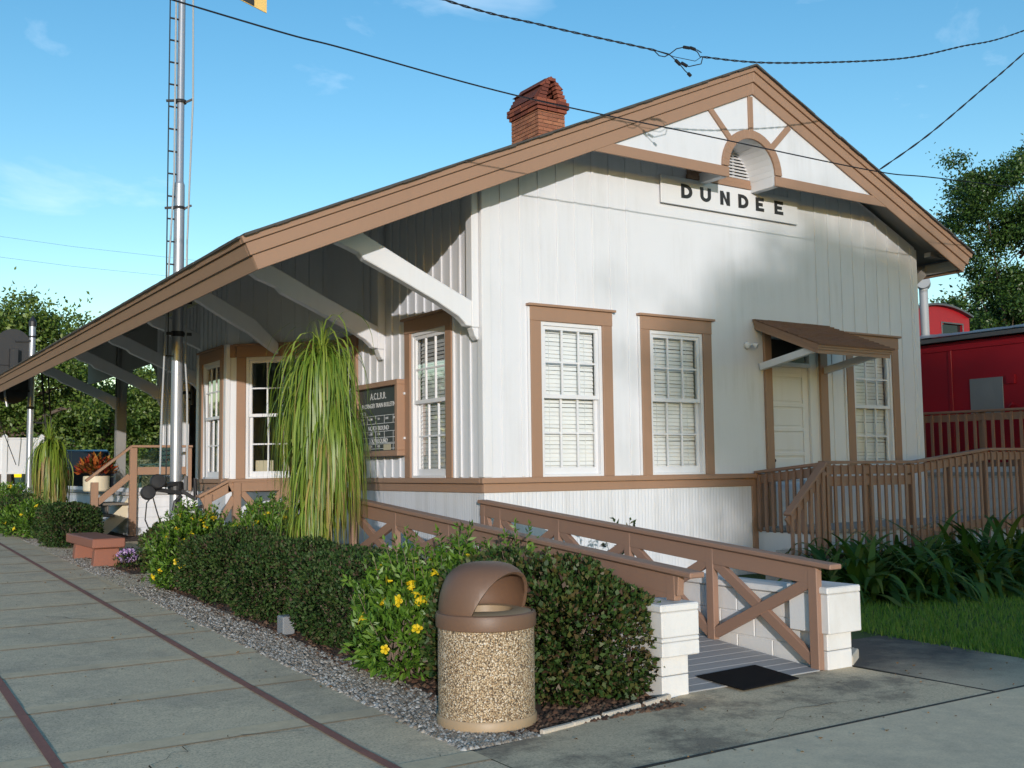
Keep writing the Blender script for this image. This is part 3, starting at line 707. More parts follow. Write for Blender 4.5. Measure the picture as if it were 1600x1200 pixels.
mb = MB(); mb.box(CXc-hx-.035, CXc+hx+.035, CYc-hy-.035, CYc+hy+.035, 6.8, 7.925); mb.box(CXc-hx-.05, CXc+hx+.05, CYc-hy-.05, CYc+hy+.05, 7.93, 8.11)
mb.build('mortar', MORTAR, chim)
mb = MB(); mb.prism([(CXc-.26, 8.36), (CXc, 8.56), (CXc+.26, 8.36), (CXc+.20, 8.36), (CXc, 8.52), (CXc-.20, 8.36)], 'y', CYc-hy-.06, CYc+hy+.06); mb.build('chimney_cap', BRICK2, chim)
# wall outlet and small spotlight
mb = MB(MG); mb.box(2.165, 2.245, .0175, .028, .93, 1.04); mb.box(2.175, 2.235, .0285, .034, .99, 1.03); mb.build('outlet', VINYL, depot, bevel=.003)
# door canopy: shed roof on two braces
K0, K1, KD, KZ0, KZ1 = 4.57, 6.08, 1.15, 3.70, 3.235
ks = (KZ0-KZ1)/KD
kz = lambda y: KZ0+ks*y          # y negative outward
mb = MB()
def kslab(x0, x1, y0, y1, t0, t1):
    mb.add([(x, y, kz(y)-t) for x in (x0, x1) for y in (y0, y1) for t in (t0, t1)], [(0, 1, 3, 2), (4, 6, 7, 5), (0, 4, 5, 1), (2, 3, 7, 6), (0, 2, 6, 4), (1, 5, 7, 3)])
for (t0, t1, off) in ((.0, .038, .03), (.040, .078, .015), (.080, .135, .0)):
    for xa, xb in ((K0-off, K0+.03), (K1-.03, K1+off)): kslab(xa, xb, -KD-off, -.003, t0, t1)
    kslab(K0+.031, K1-.031, -KD-off, -KD+.03, t0+.001, t1-.001)
canopy = mb.build('door_canopy', BROWN, depot, bevel=.003)
mb = MB(); kslab(K0+.031, K1-.031, -KD+.031, -.004, .03, .06); mb.build('soffit', BROWN2, canopy)
mb = MB(); row = 0; y = -KD-.05
while y < -.02:
    x = K0-.05-.2*rng.random()
    while x < K1+.04:
        L = .16+.16*rng.random(); xa = max(x, K0-.045); xb = min(x+L-.004, K1+.045); d = .012*rng.random()
        if xb > xa+.01:
            ya, yb = y-d*.3, min(y+.13, -.002); za, zb = .024+.008*rng.random(), .004
            mb.add([(xa, ya, kz(ya)+za), (xb, ya, kz(ya)+za), (xb, yb, kz(yb)+zb), (xa, yb, kz(yb)+zb), (xa, ya, kz(ya)+.001), (xb, ya, kz(ya)+.001), (xb, yb, kz(yb)+.0012), (xa, yb, kz(yb)+.0012)],
                   [(0, 1, 2, 3), (7, 6, 5, 4), (0, 4, 5, 1), (1, 5, 6, 2), (2, 6, 7, 3), (3, 7, 4, 0)])
        x += L
    y += .088; row += 1
mb.build('shingles', SHINGLE, canopy)
for x in (K0+.09, K1-.07):
    mb = MB(); mb.beam((x, -.03, 3.02), (x, -KD+.12, kz(-KD+.12)-.10), .075, .10, side=(1, 0, 0)); mb.build('brace', WHITE2, canopy, bevel=.005)

# cracks and fallen leaves on the paving
def crack(pts):
    mb = MB(); P = []
    for (xa, ya), (xb, yb) in zip(pts[:-1], pts[1:]):
        for k in range(8):
            t = k/8; P.append((xa+(xb-xa)*t+.022*rng.standard_normal(), ya+(yb-ya)*t+.022*rng.standard_normal()))
    V = []; F = []
    for i, (x, y) in enumerate(P):
        w = .0035*(.5+rng.random()); V += [(x-w, y-w, gz(y)+.0225), (x+w, y+w, gz(y)+.0225)]
    for i in range(len(P)-1): F.append((2*i, 2*i+1, 2*i+3, 2*i+2))
    rawmesh('paving_crack', V, F, GROOVE2)['kind'] = 'structure'
GROOVE2 = paint('crack_dirt', (.06, .05, .04), (.10, .09, .07), 1)
crack([(-5.2, -4.9), (-4.7, -4.4), (-4.0, -4.5)]); crack([(-4.6, 1.2), (-4.2, .7), (-3.5, .9)]); crack([(-1.9, -6.2), (-1.3, -5.8), (-.6, -5.9), (-.2, -5.3)]); crack([(.6, -6.9), (1.4, -7.3), (1.9, -8.0)])
# ------------------------------------------------------------------ sign, board, lamps
sgn = MB(MG); sgn.box(2.82, 5.50, .034, .058, 5.185, 5.575)
sign = sgn.build('station_sign', WHITE2, bevel=.003)
tag(sign, 'white name board reading DUNDEE high on the gable under the arched vent', 'sign')
def letter(mb, ch, x0, w, z0, h, t):
    def P(poly): mb.prism([(x0+p*w, z0+q*h) for p, q in poly], 'y', -.0655, -.0585)
    s = t/w; v = t*.82/h
    if ch == 'E':
        P([(0, 0), (1, 0), (1, v), (s, v), (s, .5-v/2), (.85, .5-v/2), (.85, .5+v/2), (s, .5+v/2), (s, 1-v), (1, 1-v), (1, 1), (0, 1)])
    elif ch == 'N':
        P([(0, 0), (s, 0), (s, .62), (1-s, 0), (1, 0), (1, 1), (1-s, 1), (1-s, .38), (s, 1), (0, 1)])
    elif ch == 'D':
        P([(0, 0), (s, 0), (s, 1), (0, 1)])
        A = np.linspace(0, pi, 12); xo = s*.9
        for a0, a1 in zip(A[:-1], A[1:]):
            o = lambda a: (xo+(1-xo)*sin(a)**.8, .5-.5*cos(a)); i = lambda a: (xo+(1-xo-s)*sin(a)**.8, .5-(.5-v)*cos(a))
            P([o(a0), o(a1), i(a1), i(a0)])
    elif ch == 'U':
        o = [(0, 1), (0, .4)]+[(.5-.5*cos(a), .4-.4*sin(a)) for a in np.linspace(0, pi, 12)]+[(1, .4), (1, 1)]
        i = [(1-s, 1), (1-s, .4)]+[(.5+(.5-s)*cos(a), .4-(.4-v)*sin(a)) for a in np.linspace(0, pi, 12)]+[(s, .4), (s, 1)]
        P(o+i)
mb = MB()
for ch, x0, x1 in (('D', 3.18, 3.385), ('U', 3.535, 3.735), ('N', 3.915, 4.10), ('D', 4.27, 4.47), ('E', 4.62, 4.785), ('E', 5.005, 5.185)):
    mb = MB(); letter(mb, ch, x0, x1-x0, 5.29, .20, .058); mb.build('letter', BLACKP, sign)
def text(s, M, x, z, size, depth, mat, parent, name='lettering', align='LEFT', sx=1.0):
    cu = bpy.data.curves.new(name, 'FONT'); cu.body = s; cu.size = size; cu.align_x = align; cu.extrude = .001; cu.resolution_u = 2
    o = bpy.data.objects.new(name, cu); COL.objects.link(o)
    bpy.context.view_layer.update()
    me = bpy.data.meshes.new_from_object(o.evaluated_get(bpy.context.evaluated_depsgraph_get()))
    V = [tuple(M @ Vector((x+v.co.x*sx, depth+v.co.z, z+v.co.y))) for v in me.vertices]; F = [tuple(p.vertices) for p in me.polygons]
    bpy.data.objects.remove(o); bpy.data.curves.remove(cu)
    return V, F
# bulletin board; its text runs from far (left) to near: frame with u = -Y
MU = frame((0, 0, 0), (0, -1, 0), (-1, 0, 0))
mb = MB(ML)
B0, B1, Bz0, Bz1 = 1.96, 3.38, 1.80, 2.83
for (a, bb, z0_, z1_) in ((B0, B1, Bz0, Bz0+.075), (B0, B1, Bz1-.07, Bz1), (B0, B0+.075, Bz0+.0755, Bz1-.0705), (B1-.075, B1, Bz0+.0755, Bz1-.0705)): mb.box(a, bb, .03, .16, z0_, z1_)
bb_ = mb.build('bulletin_board', BROWN, bevel=.005)
tag(bb_, 'brown framed black train bulletin board on the track side wall beside the weeping palm', 'notice board')
mb = MB(ML); mb.box(B0+.07, B1-.07, .04, .09, Bz0+.07, Bz1-.065); mb.build('board_panel', BOARDM, bb_)
V = []; F = []
def put(s, x, z, size, align='CENTER', sx=1.0):
    v, f = text(s, MU, x, z, size, .0925, BULB, None, align=align, sx=sx); o = len(V); V.extend(v); F.extend([tuple(i+o for i in t) for t in f])
cxu = -(B0+B1)/2
put('A.C.L.R.R.', cxu, 2.60, .135, sx=.9); put('PASSENGER TRAIN BULLETIN', cxu, 2.485, .088, sx=.92); put('DATE', -(B1-.13), 2.385, .075, 'LEFT')
put('NORTHBOUND', cxu, 2.165, .092, sx=1.0); put('SOUTHBOUND', cxu, 1.985+.025-.02, .085, sx=1.0)
for i, s in enumerate(('TRAIN\nNO. DUE', 'FROM', 'TO', 'DUE', 'TRACK')): put(s, -(B1-.20-.26*i), 2.31, .045)
for i, s in enumerate(('91', '8 AM', 'ON')): put(s, -(B1-.20-.26*i), 2.095, .055); put(s, -(B1-.20-.26*i), 1.925, .05)
mbl = MB(ML)
mbl.v = list(V); mbl.f = list(F)
for z in (2.365, 2.255, 2.145, 2.06, 1.975+.005+.08-.105+.03, 1.97, 1.905): mbl.box(B0+.085, B1-.085, .0905, .0925, z, z+.006)
for i in range(1, 5):
    u = B1-.09-.27*i
    for z0_, z1_ in ((2.261, 2.365), (2.00, 2.145), (1.885, 1.965)): mbl.box(u, u+.006, .0906, .0926, z0_, z1_)
mbl.build('chalk_lettering', BULB, bb_)
mb = MB(ML); mb.box(2.28, 2.50, .0927, .096, 1.885, 1.965); mb.box(2.90, 3.12, .0927, .096, 1.885, 1.965); mb.build('paper_slip', CURTAIN, bb_)
mb = MB(ML)
for z in (2.02, 2.62): mb.box(B0-.03, B0+.0, .05, .07, z, z+.03)
mb.build('latch', WHITE2, bb_)
# spot lamp on the gable beside the canopy
o = thing('spot_lamp', 'small white swivel spot lamp on the gable wall left of the door canopy', 'lamp')
mb = MB(); mb.lathe([(.05, 0), (.05, .02)], 12, (0, 0, 0)); mb.M = None
mb = MB(Matrix.Translation((4.40, -.015, 3.32)) @ Matrix.Rotation(radians(90), 4, 'X')); mb.lathe([(.055, 0), (.05, .03), (.02, .05)], 14); mb.build('lamp_base', WHITE2, o, smooth=True)
mb = MB(); mb.tube([(4.40, -.06, 3.32), (4.43, -.10, 3.335), (4.455, -.12, 3.32)], .012, 6); mb.tube([(4.45, -.105, 3.33), (4.475, -.15, 3.30)], [.02, .042], 10); mb.build('lamp_head', WHITE2, o, smooth=True)
# wall lantern beyond the bay
o = thing('wall_lantern', 'cream globe wall lantern on the far track side wall beyond the bay', 'lamp')
mb = MB(); mb.sphere((-.16, 11.75, 3.42), .10, 12, 8, (1, 1, 1.15)); mb.build('globe', CREAMPOT, o, smooth=True)
mb = MB(); mb.box(-.06, -.026, 11.68, 11.82, 3.05, 3.45); mb.tube([(-.04, 11.75, 3.15), (-.16, 11.75, 3.18), (-.16, 11.75, 3.32)], .02, 6); mb.lathe([(.10, 0), (.07, .06)], 10, (-.16, 11.75, 3.27)); mb.build('wall_arm', BLACKP, o)

# ------------------------------------------------------------------ wheelchair ramp
SR = .0775
dz = lambda y: max(.012, min(.395+SR*y, .52))
ramp_t = thing('wheelchair_ramp', 'grey boarded wheelchair ramp rising beside the depot between white block walls', 'ramp')
mb = MB(); y = -5.03
while y < 2.4:
    y1 = y+.138; mb.add([(x, yy, dz(yy)+dd) for x in (-1.43, -.03) for yy in (y, y1) for dd in (-.035, .012)], [(0, 1, 3, 2), (4, 6, 7, 5), (0, 4, 5, 1), (2, 3, 7, 6), (0, 2, 6, 4), (1, 5, 7, 3)]); y += .145
while y < 4.5:
    mb.box(-1.43, -.03, y, y+.138, .49, .535); y += .145
mb.build('deck', GREYWOOD, ramp_t, bevel=.004)
def blockwall(name, x0, x1, label):
    t = thing(name, label, 'wall')
    rows = 3; zt = .585; h = zt/rows; mb = MB()
    for r in range(rows):
        y = -4.86-(.2 if r % 2 else 0); yend = .0
        while y < yend:
            ya = max(y, -4.86); yb = min(y+.40, yend)-.006
            if yb > ya: mb.box(x0+.02, x1-.02, ya, yb, -.02+h*r+(.0 if r else 0), -.02+h*(r+1)-.006)
            y += .40
    mb.build('block_courses', CONBLK, t, bevel=.006)
    mb = MB(); mb.box(x0+.03, x1-.03, -4.85, -.01, -.05, zt-.03); mb.build('joint_fill', CONBLK, t)
    mb = MB(); mb.box(x0-.01, x1+.01, -4.84, -.02, zt-.018, zt+.035); mb.build('coping', CONBLK, t, bevel=.008)
    mb = MB()
    mb.box(x0, x1, -5.05, -4.865, -.02, .155); mb.box(x0, x1, -5.05, -4.865, .160, .292); pil = mb.build('pillar', CONBLK, t, bevel=.006)
    mb = MB()
    for za, zb_ in (((.294, .392), (.3945, .424), (.4265, .598)) if x0 < -1 else ((.294, .598),)): mb.box(x0-.035, x1+.065, -5.10, -4.70, za, zb_)
    mb.build('pillar_head', CONBLK, pil, bevel=.007)
    mb = MB(); mb.box(x0-.05, x1+.06, -5.11, -4.69, .600, .655); mb.build('pillar_cap', CONBLK, pil, bevel=.010)
    return t
blockwall('ramp_wall', -1.69, -1.445, 'low white block wall and pillar on the shrub side of the ramp')
blockwall('ramp_wall', 0.002, .285, 'low white block wall and pillar on the lawn side of the ramp')
def rail(name, label, X, face, y_posts, z0, slope, yend, ytop, base=None):
    """face=-1 : boards on the -X side"""
    t = thing(name, label, 'railing')
    zt = lambda y: z0+slope*y
    dz = (lambda y: base-.012+(.06 if y < -4.6 else 0)) if base else globals()['dz']
    pt = .045
    def slat(mb, a, bb, w, th, xo=0.): mb.beam((X+xo, a[0], a[1]), (X+xo, bb[0], bb[1]), th, w, side=(1, 0, 0))
    mb = MB(); mb.beam((X, ytop, zt(ytop)-.02), (X, yend-.17, zt(yend-.17)-.02), .135, .04, side=(1, 0, 0)); mb.build('handrail', BROWN2, t, bevel=.008)
    mb = MB(); mb.beam((X, ytop, zt(ytop)-.115), (X, yend, zt(yend)-.115), .058, .145, side=(1, 0, 0)); mb.build('top_board', BROWN2, t, bevel=.004)
    for yp in y_posts:
        bot = dz(yp)+.012 if (base or yp > yend+.1) else .0
        mb = MB(); mb.box(X-.0315, X+.0315, yp-.045, yp+.045, bot, zt(yp)-.043); mb.build('post', BROWN2, t, bevel=.005)
    for ya, yb in zip(y_posts[:-1], y_posts[1:]):
        hi, lo = ya-.04, yb+.04
        mb = MB(); slat(mb, (hi, zt(ya)-.17), (lo, dz(yb)+.07), .088, .05, .002); slat(mb, (hi, dz(ya)+.07), (lo, zt(yb)-.17), .088, .05, -.0025)
        mb.build('cross_brace', BROWN2, t, bevel=.004)
    return t
rail('ramp_railing', 'brown cross braced ramp railing starting at the depot corner', -.045, -1, [-.06, -.405, -1.55, -2.715, -3.84, -4.985], 1.248, .0782, -5.03, -.005)
rail('ramp_railing', 'brown cross braced ramp railing behind the shrubs on the walk side', -1.55, -1, [.33, -.75, -1.86, -2.95, -4.03, -5.03], 1.279, .0754, -5.11, .39, base=.61)
# landing stairs rail in front of the bay
t = thing('landing_railing', 'short brown stair railing in front of the bay window', 'railing')
mb = MB(); mb.beam((-1.70, 4.3, 1.485), (-.62, 4.3, 1.50), .135, .04, side=(0, 1, 0)); mb.beam((-2.12, 4.3, 1.265), (-1.69, 4.3, 1.487), .135, .04, side=(0, 1, 0)); mb.build('handrail', BROWN, t, bevel=.006)
mb = MB(); mb.beam((-1.69, 4.3, 1.39), (-.62, 4.3, 1.40), .034, .13, side=(0, 1, 0)); mb.beam((-2.06, 4.3, 1.19), (-1.66, 4.3, 1.395), .034, .13, side=(0, 1, 0)); mb.build('top_board', BROWN, t, bevel=.004)
for x, zt_ in ((-1.98, 1.30), (-1.56, 1.46), (-.80, 1.46)):
    mb = MB(); mb.box(x-.055, x+.055, 4.255, 4.345, gz(4.3), zt_); mb.build('post', BROWN, t, bevel=.005)
mb = MB(); mb.beam((-1.52, 4.31, 1.36), (-.84, 4.31, .62), .034, .09, side=(0, 1, 0)); mb.beam((-1.52, 4.28, .62), (-.84, 4.28, 1.36), .034, .09, side=(0, 1, 0)); mb.beam((-1.94, 4.29, .65), (-1.6, 4.29, 1.25), .034, .09, side=(0, 1, 0)); mb.build('cross_brace', BROWN, t, bevel=.004)
# rubber mat
mb = MB(); P4 = [(-1.085, -4.73), (-.42, -4.69), (-.47, -5.18), (-1.10, -5.235)]
mb.add([(x, y, max(.017, dz(y)+.013)) for x, y in P4]+[(x, y, max(.017, dz(y)+.013)+.010) for x, y in P4], [(3, 2, 1, 0), (4, 5, 6, 7), (0, 1, 5, 4), (1, 2, 6, 5), (2, 3, 7, 6), (3, 0, 4, 7)])
tag(mb.build('rubber_mat', RUBBER, bevel=.004), 'black rubber doormat at the foot of the ramp', 'doormat')

# ------------------------------------------------------------------ litter bin
cb = (-3.02, -4.90)
can = thing('litter_bin', 'round litter bin of exposed pebbles with a brown hooded lid', 'litter bin', (cb[0], cb[1], .012))
mb = MB(); mb.lathe([(.305, .0), (.315, .01), (.318, .055), (.311, .066)], 56); mb.build('base_ring', TANPL, can, smooth=True)
mb = MB(); mb.lathe([(.306, .066), (.307, .40), (.305, .665)], 64); mb.build('pebble_drum', PEBBLE, can, smooth=True)
mb = MB(); mb.lathe([(.309, .60), (.318, .605), (.320, .615), (.321, .675), (.315, .692), (.300, .698), (.296, .69), (.30, .61)], 64, cap=False); lid = mb.build('lid', CANBROWN, can, smooth=True)
# hood: dome cut by a leaning plane on its open side
od = Vector((.36, -.93, 0)).normalized()
prof = [(.302, .694), (.300, .74), (.292, .80), (.275, .86), (.248, .915), (.210, .955), (.165, .982), (.11, .997), (.05, 1.003), (.004, 1.004)]
bm = bmesh.new(); nseg = 72; rows = []
for r_, z in prof:
    row = []
    for k in range(nseg):
        a = 2*pi*k/nseg; row.append(bm.verts.new((r_*cos(a), r_*sin(a), z)))
    rows.append(row)
for i in range(len(rows)-1):
    for k in range(nseg): bm.faces.new((rows[i][k], rows[i][(k+1) % nseg], rows[i+1][(k+1) % nseg], rows[i+1][k]))
nrm = Vector((od.x*.86, od.y*.86, .50)).normalized(); pco = Vector((0, 0, .70))+od*.105
nrm = (od+Vector((.0, 0, -.46))).normalized()
res = bmesh.ops.bisect_plane(bm, geom=bm.verts[:]+bm.edges[:]+bm.faces[:], plane_co=pco, plane_no=nrm, clear_outer=True)
me = bpy.data.meshes.new('hood'); bm.to_mesh(me); bm.free(); o = bpy.data.objects.new('hood', me); COL.objects.link(o); o.parent = lid; me.materials.append(CANBROWN)
me.polygons.foreach_set('use_smooth', [True]*len(me.polygons))
sm = o.modifiers.new('t', 'SOLIDIFY'); sm.thickness = .022; sm.offset = -1
bv = o.modifiers.new('b', 'BEVEL'); bv.width = .006; bv.segments = 2; bv.limit_method = 'ANGLE'; bv.angle_limit = radians(60)
mb = MB(); mb.lathe([(.290, .66), (.290, .692), (.20, .712), (.17, .705), (.165, .58)], 48, cap=False); mb.build('inner_funnel', TANPL, lid, smooth=True)
mb = MB(); mb.lathe([(.26, .45), (.005, .46)], 32); mb.build('bin_liner', INTERIOR, can)
# ------------------------------------------------------------------ boarded deck by the side door
dk = thing('side_deck', 'raised deck with white skirt at the side door under the small canopy', 'deck')
mb = MB(); y = -1.2
while y < -.08:
    mb.box(4.52, 9.3, y, y+.132, .70, .745); y += .138
mb.build('deck_boards', GREYWOOD, dk, bevel=.004)
mb = MB(); mb.box(4.50, 4.53, -1.18, -.02, .40, .69); mb.box(4.54, 9.3, -1.16, -1.13, .42, .69); mb.build('skirt', WHITE, dk)
for x in (4.56, 6.4, 8.2):
    mb = MB(); mb.box(x, x+.10, -1.12, -1.02, 0, .70); mb.build('deck_post', WHITE, dk)
for i, (xa, z) in enumerate(((4.22, .47), (3.94, .24))):
    mb = MB(); mb.box(xa, xa+.30, -1.15, -.60, z-.04, z); mb.box(xa+.02, xa+.29, -1.10, -.65, 0, z-.0405); mb.build('step', GREYWOOD, dk, bevel=.005)
mb = MB(); mb.box(4.3, 4.42, -1.12, -1.0, 0, .42); mb.build('skirt', WHITE, dk)
def slat_rail(name, label, p, q, z0, z1, bot0, bot1, nslat, posts=(), low=None, mat=BROWN2, normal=(0, -1, 0), group='slatted deck railings'):
    t = thing(name, label, 'railing', group=group)
    p = Vector(p); q = Vector(q); nrm = Vector(normal); d = q-p
    P = lambda f, z: Vector((p.x+d.x*f, p.y+d.y*f, z))
    mb = MB(); mb.beam(P(0, z0-.02), P(1, z1-.02), .12, .04, side=nrm); mb.build('handrail', mat, t, bevel=.006)
    mb = MB(); mb.beam(P(0, z0-.12), P(1, z1-.12), .034, .12, side=nrm)
    if low is not None: mb.beam(P(0, low+(bot0 if low > 0 else z0)), P(1, low+(bot1 if low > 0 else z1)), .034, .13, side=nrm)
    mb.build('rail_board', mat, t, bevel=.004)
    for i in range(nslat):
        f = (i+.5)/nslat; zt_ = z0+(z1-z0)*f; zb_ = bot0+(bot1-bot0)*f
        c = P(f, 0)+nrm*.031
        mb = MB(); u = d.normalized()*.024
        # slat with a chamfered head and foot
        sv = nrm*.012
        A = [c-u-sv, c+u-sv, c+u+sv, c-u+sv]
        top = [zt_-.045, zt_-.045, zt_-.085, zt_-.085]; bo = [zb_, zb_, zb_+.045, zb_+.045]
        vs = [(a.x, a.y, b_) for a, b_ in zip(A, bo)]+[(a.x, a.y, b_) for a, b_ in zip(A, top)]
        mb.add(vs, [(0, 1, 2, 3), (7, 6, 5, 4), (0, 4, 5, 1), (1, 5, 6, 2), (2, 6, 7, 3), (3, 7, 4, 0)]); mb.build('slat', mat, t)
    for f in posts:
        mb = MB(); c = P(f, 0)-nrm*.06; mb.box(c.x-.045, c.x+.045, c.y-.045, c.y+.045, max(0, bot0+(bot1-bot0)*f-.3), z0+(z1-z0)*f-.042); mb.build('post', mat, t, bevel=.005)
    return t
slat_rail('deck_railing', 'slatted brown railing closing the left end of the side deck below the canopy', (4.50, -.03, 0), (4.50, -1.2, 0), 1.535, 1.64, .68, .68, 9, (.02, .98), normal=(-1, 0, 0))
slat_rail('deck_railing', 'level slatted brown railing along the front of the side deck', (4.47, -1.22, 0), (6.40, -1.22, 0), 1.66, 1.655,   .42, .40, 13, (.0, .5, 1.0), low=-.27)
slat_rail('deck_railing', 'rising slatted brown railing behind the dark strap leaved plants', (6.41, -1.22, 0), (8.16, -1.22, 0), 1.655, 1.835, .42, .55, 12, (.5, 1.0), low=.18)
slat_rail('deck_railing', 'far slatted brown railing in front of the red caboose at the picture edge', (8.17, -1.22, 0), (10.2, -1.22, 0), 1.835, 1.835, .5, .5, 13, (.5, 1.0), low=.18)
slat_rail('stair_railing', 'steep slatted brown handrail beside the side deck steps', (4.45, -1.28, 0), (3.72, -1.28, 0), 1.655, .995, .44, .46, 6, (.06,))
slat_rail('caboose_railing', 'high slatted brown railing on the platform beside the red caboose', (9.5, 1.35, 0), (9.5, -1.9, 0), 2.50, 2.48, 1.50, 1.50, 20, (.03, .5, .97), low=.05, normal=(-1, 0, 0), group='')
pf = thing('caboose_platform', 'white lap boarded platform between the depot and the red caboose', 'platform')
mb = MB(); z = .0
while z < 1.40:
    mb.add([(9.46, -2.4, z), (9.46, 6, z), (9.435, 6, z), (9.435, -2.4, z), (9.46, -2.4, z+.17), (9.46, 6, z+.17), (9.452, 6, z+.17), (9.452, -2.4, z+.17)], [(0, 1, 2, 3), (7, 6, 5, 4), (0, 4, 5, 1), (1, 5, 6, 2), (2, 6, 7, 3), (3, 7, 4, 0)]); z += .172
mb.build('lap_boards', WHITE, pf)
mb = MB(); mb.box(9.40, 10.2, -2.4, 6, 1.40, 1.46); mb.build('deck', GREYWOOD, pf)

# ------------------------------------------------------------------ caboose
cab = thing('caboose', 'red railway caboose with cupola standing behind the depot', 'train car')
X0, X1, Y0c, Y1c = 10.3, 13.3, -2.6, 9.0
mb = MB(); mb.box(X0, X1, Y0c, Y1c, 1.12, 3.78)
body = mb.build('body', RED, cab, bevel=.02)
mb = MB()
for y in np.arange(Y0c+.1, Y1c, 1.62): mb.box(X0-.02, X0-.0006, y, y+.07, 1.15, 3.70)
mb.box(X0-.025, X0-.0008, Y0c, Y1c, 3.62, 3.70); mb.box(X0-.03, X0-.0009, Y0c, Y1c, 1.12, 1.26); mb.build('side_ribs', RED, body, bevel=.004)
mb = MB(); mb.box(X0-.022, X0-.001, -.22, .40, 2.45, 3.08); mb.build('blanked_window', GREYMET, body, bevel=.004)
mb = MB(); mb.box(X0-.05, X0-.001, -.45, -.30, 2.95, 3.10); mb.tube([(X0-.05, -.35, 2.55), (X0-.07, -.42, 2.6)], .03, 8); mb.build('grab_bracket', RED, body)
mb = MB(); mb.prism([(X0-.16, 3.80), (X0-.16, 3.84), (X0+.7, 4.02), ((X0+X1)/2, 4.08), (X1-.7, 4.02), (X1+.16, 3.84), (X1+.16, 3.80)], 'y', Y0c-.4, Y1c+.3)
mb.box(X0-.19, X0-.161, Y0c-.4, Y1c+.3, 3.775, 3.85)
mb.build('roof', DARKMET, cab, bevel=.004)
mb = MB(); y = -2.6
while y < 3.0:      # crumpled flashing along the edge
    L = .25+.25*rng.random(); h = .05*rng.random()
    mb.add([(X0-.20, y, 3.87), (X0-.20, y+L, 3.87+h*.4), (X0+.30, y+L, 3.965+h), (X0+.30, y, 3.96+.02*rng.random())], [(0, 1, 2, 3)]); y += L-.02
mb.build('flashing', GREYMET, cab, solid=.006)
cu = MB(); xa, xb, ya, yb = 10.75, 12.72, 1.95, 4.5; cz0, cze, czc = 3.9, 4.52, 4.70
arc = [(xa-.0, cze)]+[(xa+(xb-xa)*i/10, cze+(czc-cze)*(1-((i-5)/5)**2)) for i in range(1, 10)]+[(xb, cze)]
w0, w1, wz0, wz1 = 11.82, 12.48, 4.06, 4.37
cu.prism([(xa, cz0)]+[p for p in arc if p[0] <= w0+.001]+[(w0, 4.75)] if False else [(xa, cz0), *arc, (xb, cz0), (w1, cz0), (w1, wz0), (w1, wz1-.0), (w1-.06, wz1), (w0+.06, wz1), (w0, wz1-.06), (w0, cz0)], 'y', ya, yb)
cup = cu.build('cupola', RED, cab)
mb = MB(); mb.box(w0-.02, w1+.02, ya+.05, ya+.09, cz0, wz1+.02); mb.build('cupola_glass', paint('dark_glass', (.01, .012, .012), (.02, .02, .02), .08), cup)
mb = MB()
for (a, bb, c, d) in ((w0-.03, w0+.0, wz0-.03, wz1+.0), (w1, w1+.03, wz0-.03, wz1+.0), (w0-.03, w1+.03, wz1+.0, wz1+.03), (w0-.03, w1+.03, wz0-.06, wz0-.03)): mb.box(a, bb, ya-.014, ya-.0008, c, d)
mb.build('cupola_frame', DARKMET, cup, bevel=.004)
mb = MB(); mb.prism([(p[0], p[1]+.004) for p in arc]+[(p[0], p[1]+.045) for p in arc[::-1]], 'y', ya-.10, yb+.1); mb.build('cupola_roof', DARKMET, cup)
mb = MB(); mb.tube([(10.5, 1.40, 3.85), (10.5, 1.40, 4.90)], .078, 16); mb.lathe([(.13, 0), (.09, .06), (.08, .07)], 16, (10.5, 1.40, 3.92))
mb.tube([(10.36, 1.30, 4.97), (10.66, 1.50, 4.97)], [.125, .125], 16); mb.build('smoke_pipe', GALV, cab, smooth=True)
mb = MB()
for y in (0, 7):
    for dy in (-.8, .8): mb.tube([(X0+.6, y+dy, .55), (X0+.75, y+dy, .55)], .42, 20)
mb.box(X0+.3, X1-.3, Y0c, Y1c, .8, 1.1); mb.build('underframe', BLACKP, cab)

# ------------------------------------------------------------------ freight platform and its steps
lp = thing('loading_platform', 'white lap boarded freight platform with grey deck beyond the bay window', 'platform')
mb = MB(); z = .1
while z < 1.14:
    for (xa, ya, xb, yb, ox, oy) in ((-1.27, 11.83, .4, 11.83, 0, -1), (-1.27, 11.83, -1.27, 30, -1, 0)):
        o1, o0 = .03, .006
        mb.add([(xa, ya, z), (xb, yb, z), (xb+ox*o1, yb+oy*o1, z), (xa+ox*o1, ya+oy*o1, z), (xa, ya, z+.20), (xb, yb, z+.20), (xb+ox*o0, yb+oy*o0, z+.20), (xa+ox*o0, ya+oy*o0, z+.20)], [(0, 1, 2, 3), (7, 6, 5, 4), (0, 4, 5, 1), (1, 5, 6, 2), (2, 6, 7, 3), (3, 7, 4, 0)])
    z += .203
mb.build('lap_boards', WHITE, lp)
mb = MB(); mb.box(-1.36, -.03, 11.76, 30, 1.16, 1.235); mb.build('deck', GREYWOOD, lp, bevel=.01)
st = thing('timber_steps', 'weathered timber steps with a cream stringer up to the freight platform', 'steps')
G12 = gz(12)
for i, z in enumerate((.55, .79, 1.02)):
    xa = -2.34+.27*i
    mb = MB(); mb.box(xa, xa+.52-.02*i, 11.75, 12.95, z-.05, z); mb.box(xa+.10, xa+.13, 11.85, 12.9, z-.22, z-.052); mb.build('tread', OLDWOOD, st, bevel=.008)
mb = MB(); mb.prism([(-2.18, G12), (-1.95, .48), (-1.65, .72), (-1.40, .95), (-1.29, 1.12), (-1.29, .72), (-1.75, G12)], 'y', 11.86, 11.90); mb.build('stringer', CREAM, st, bevel=.004)
t = thing('step_railing', 'brown handrail of the timber steps returning along the freight platform', 'railing')
yv = 11.72
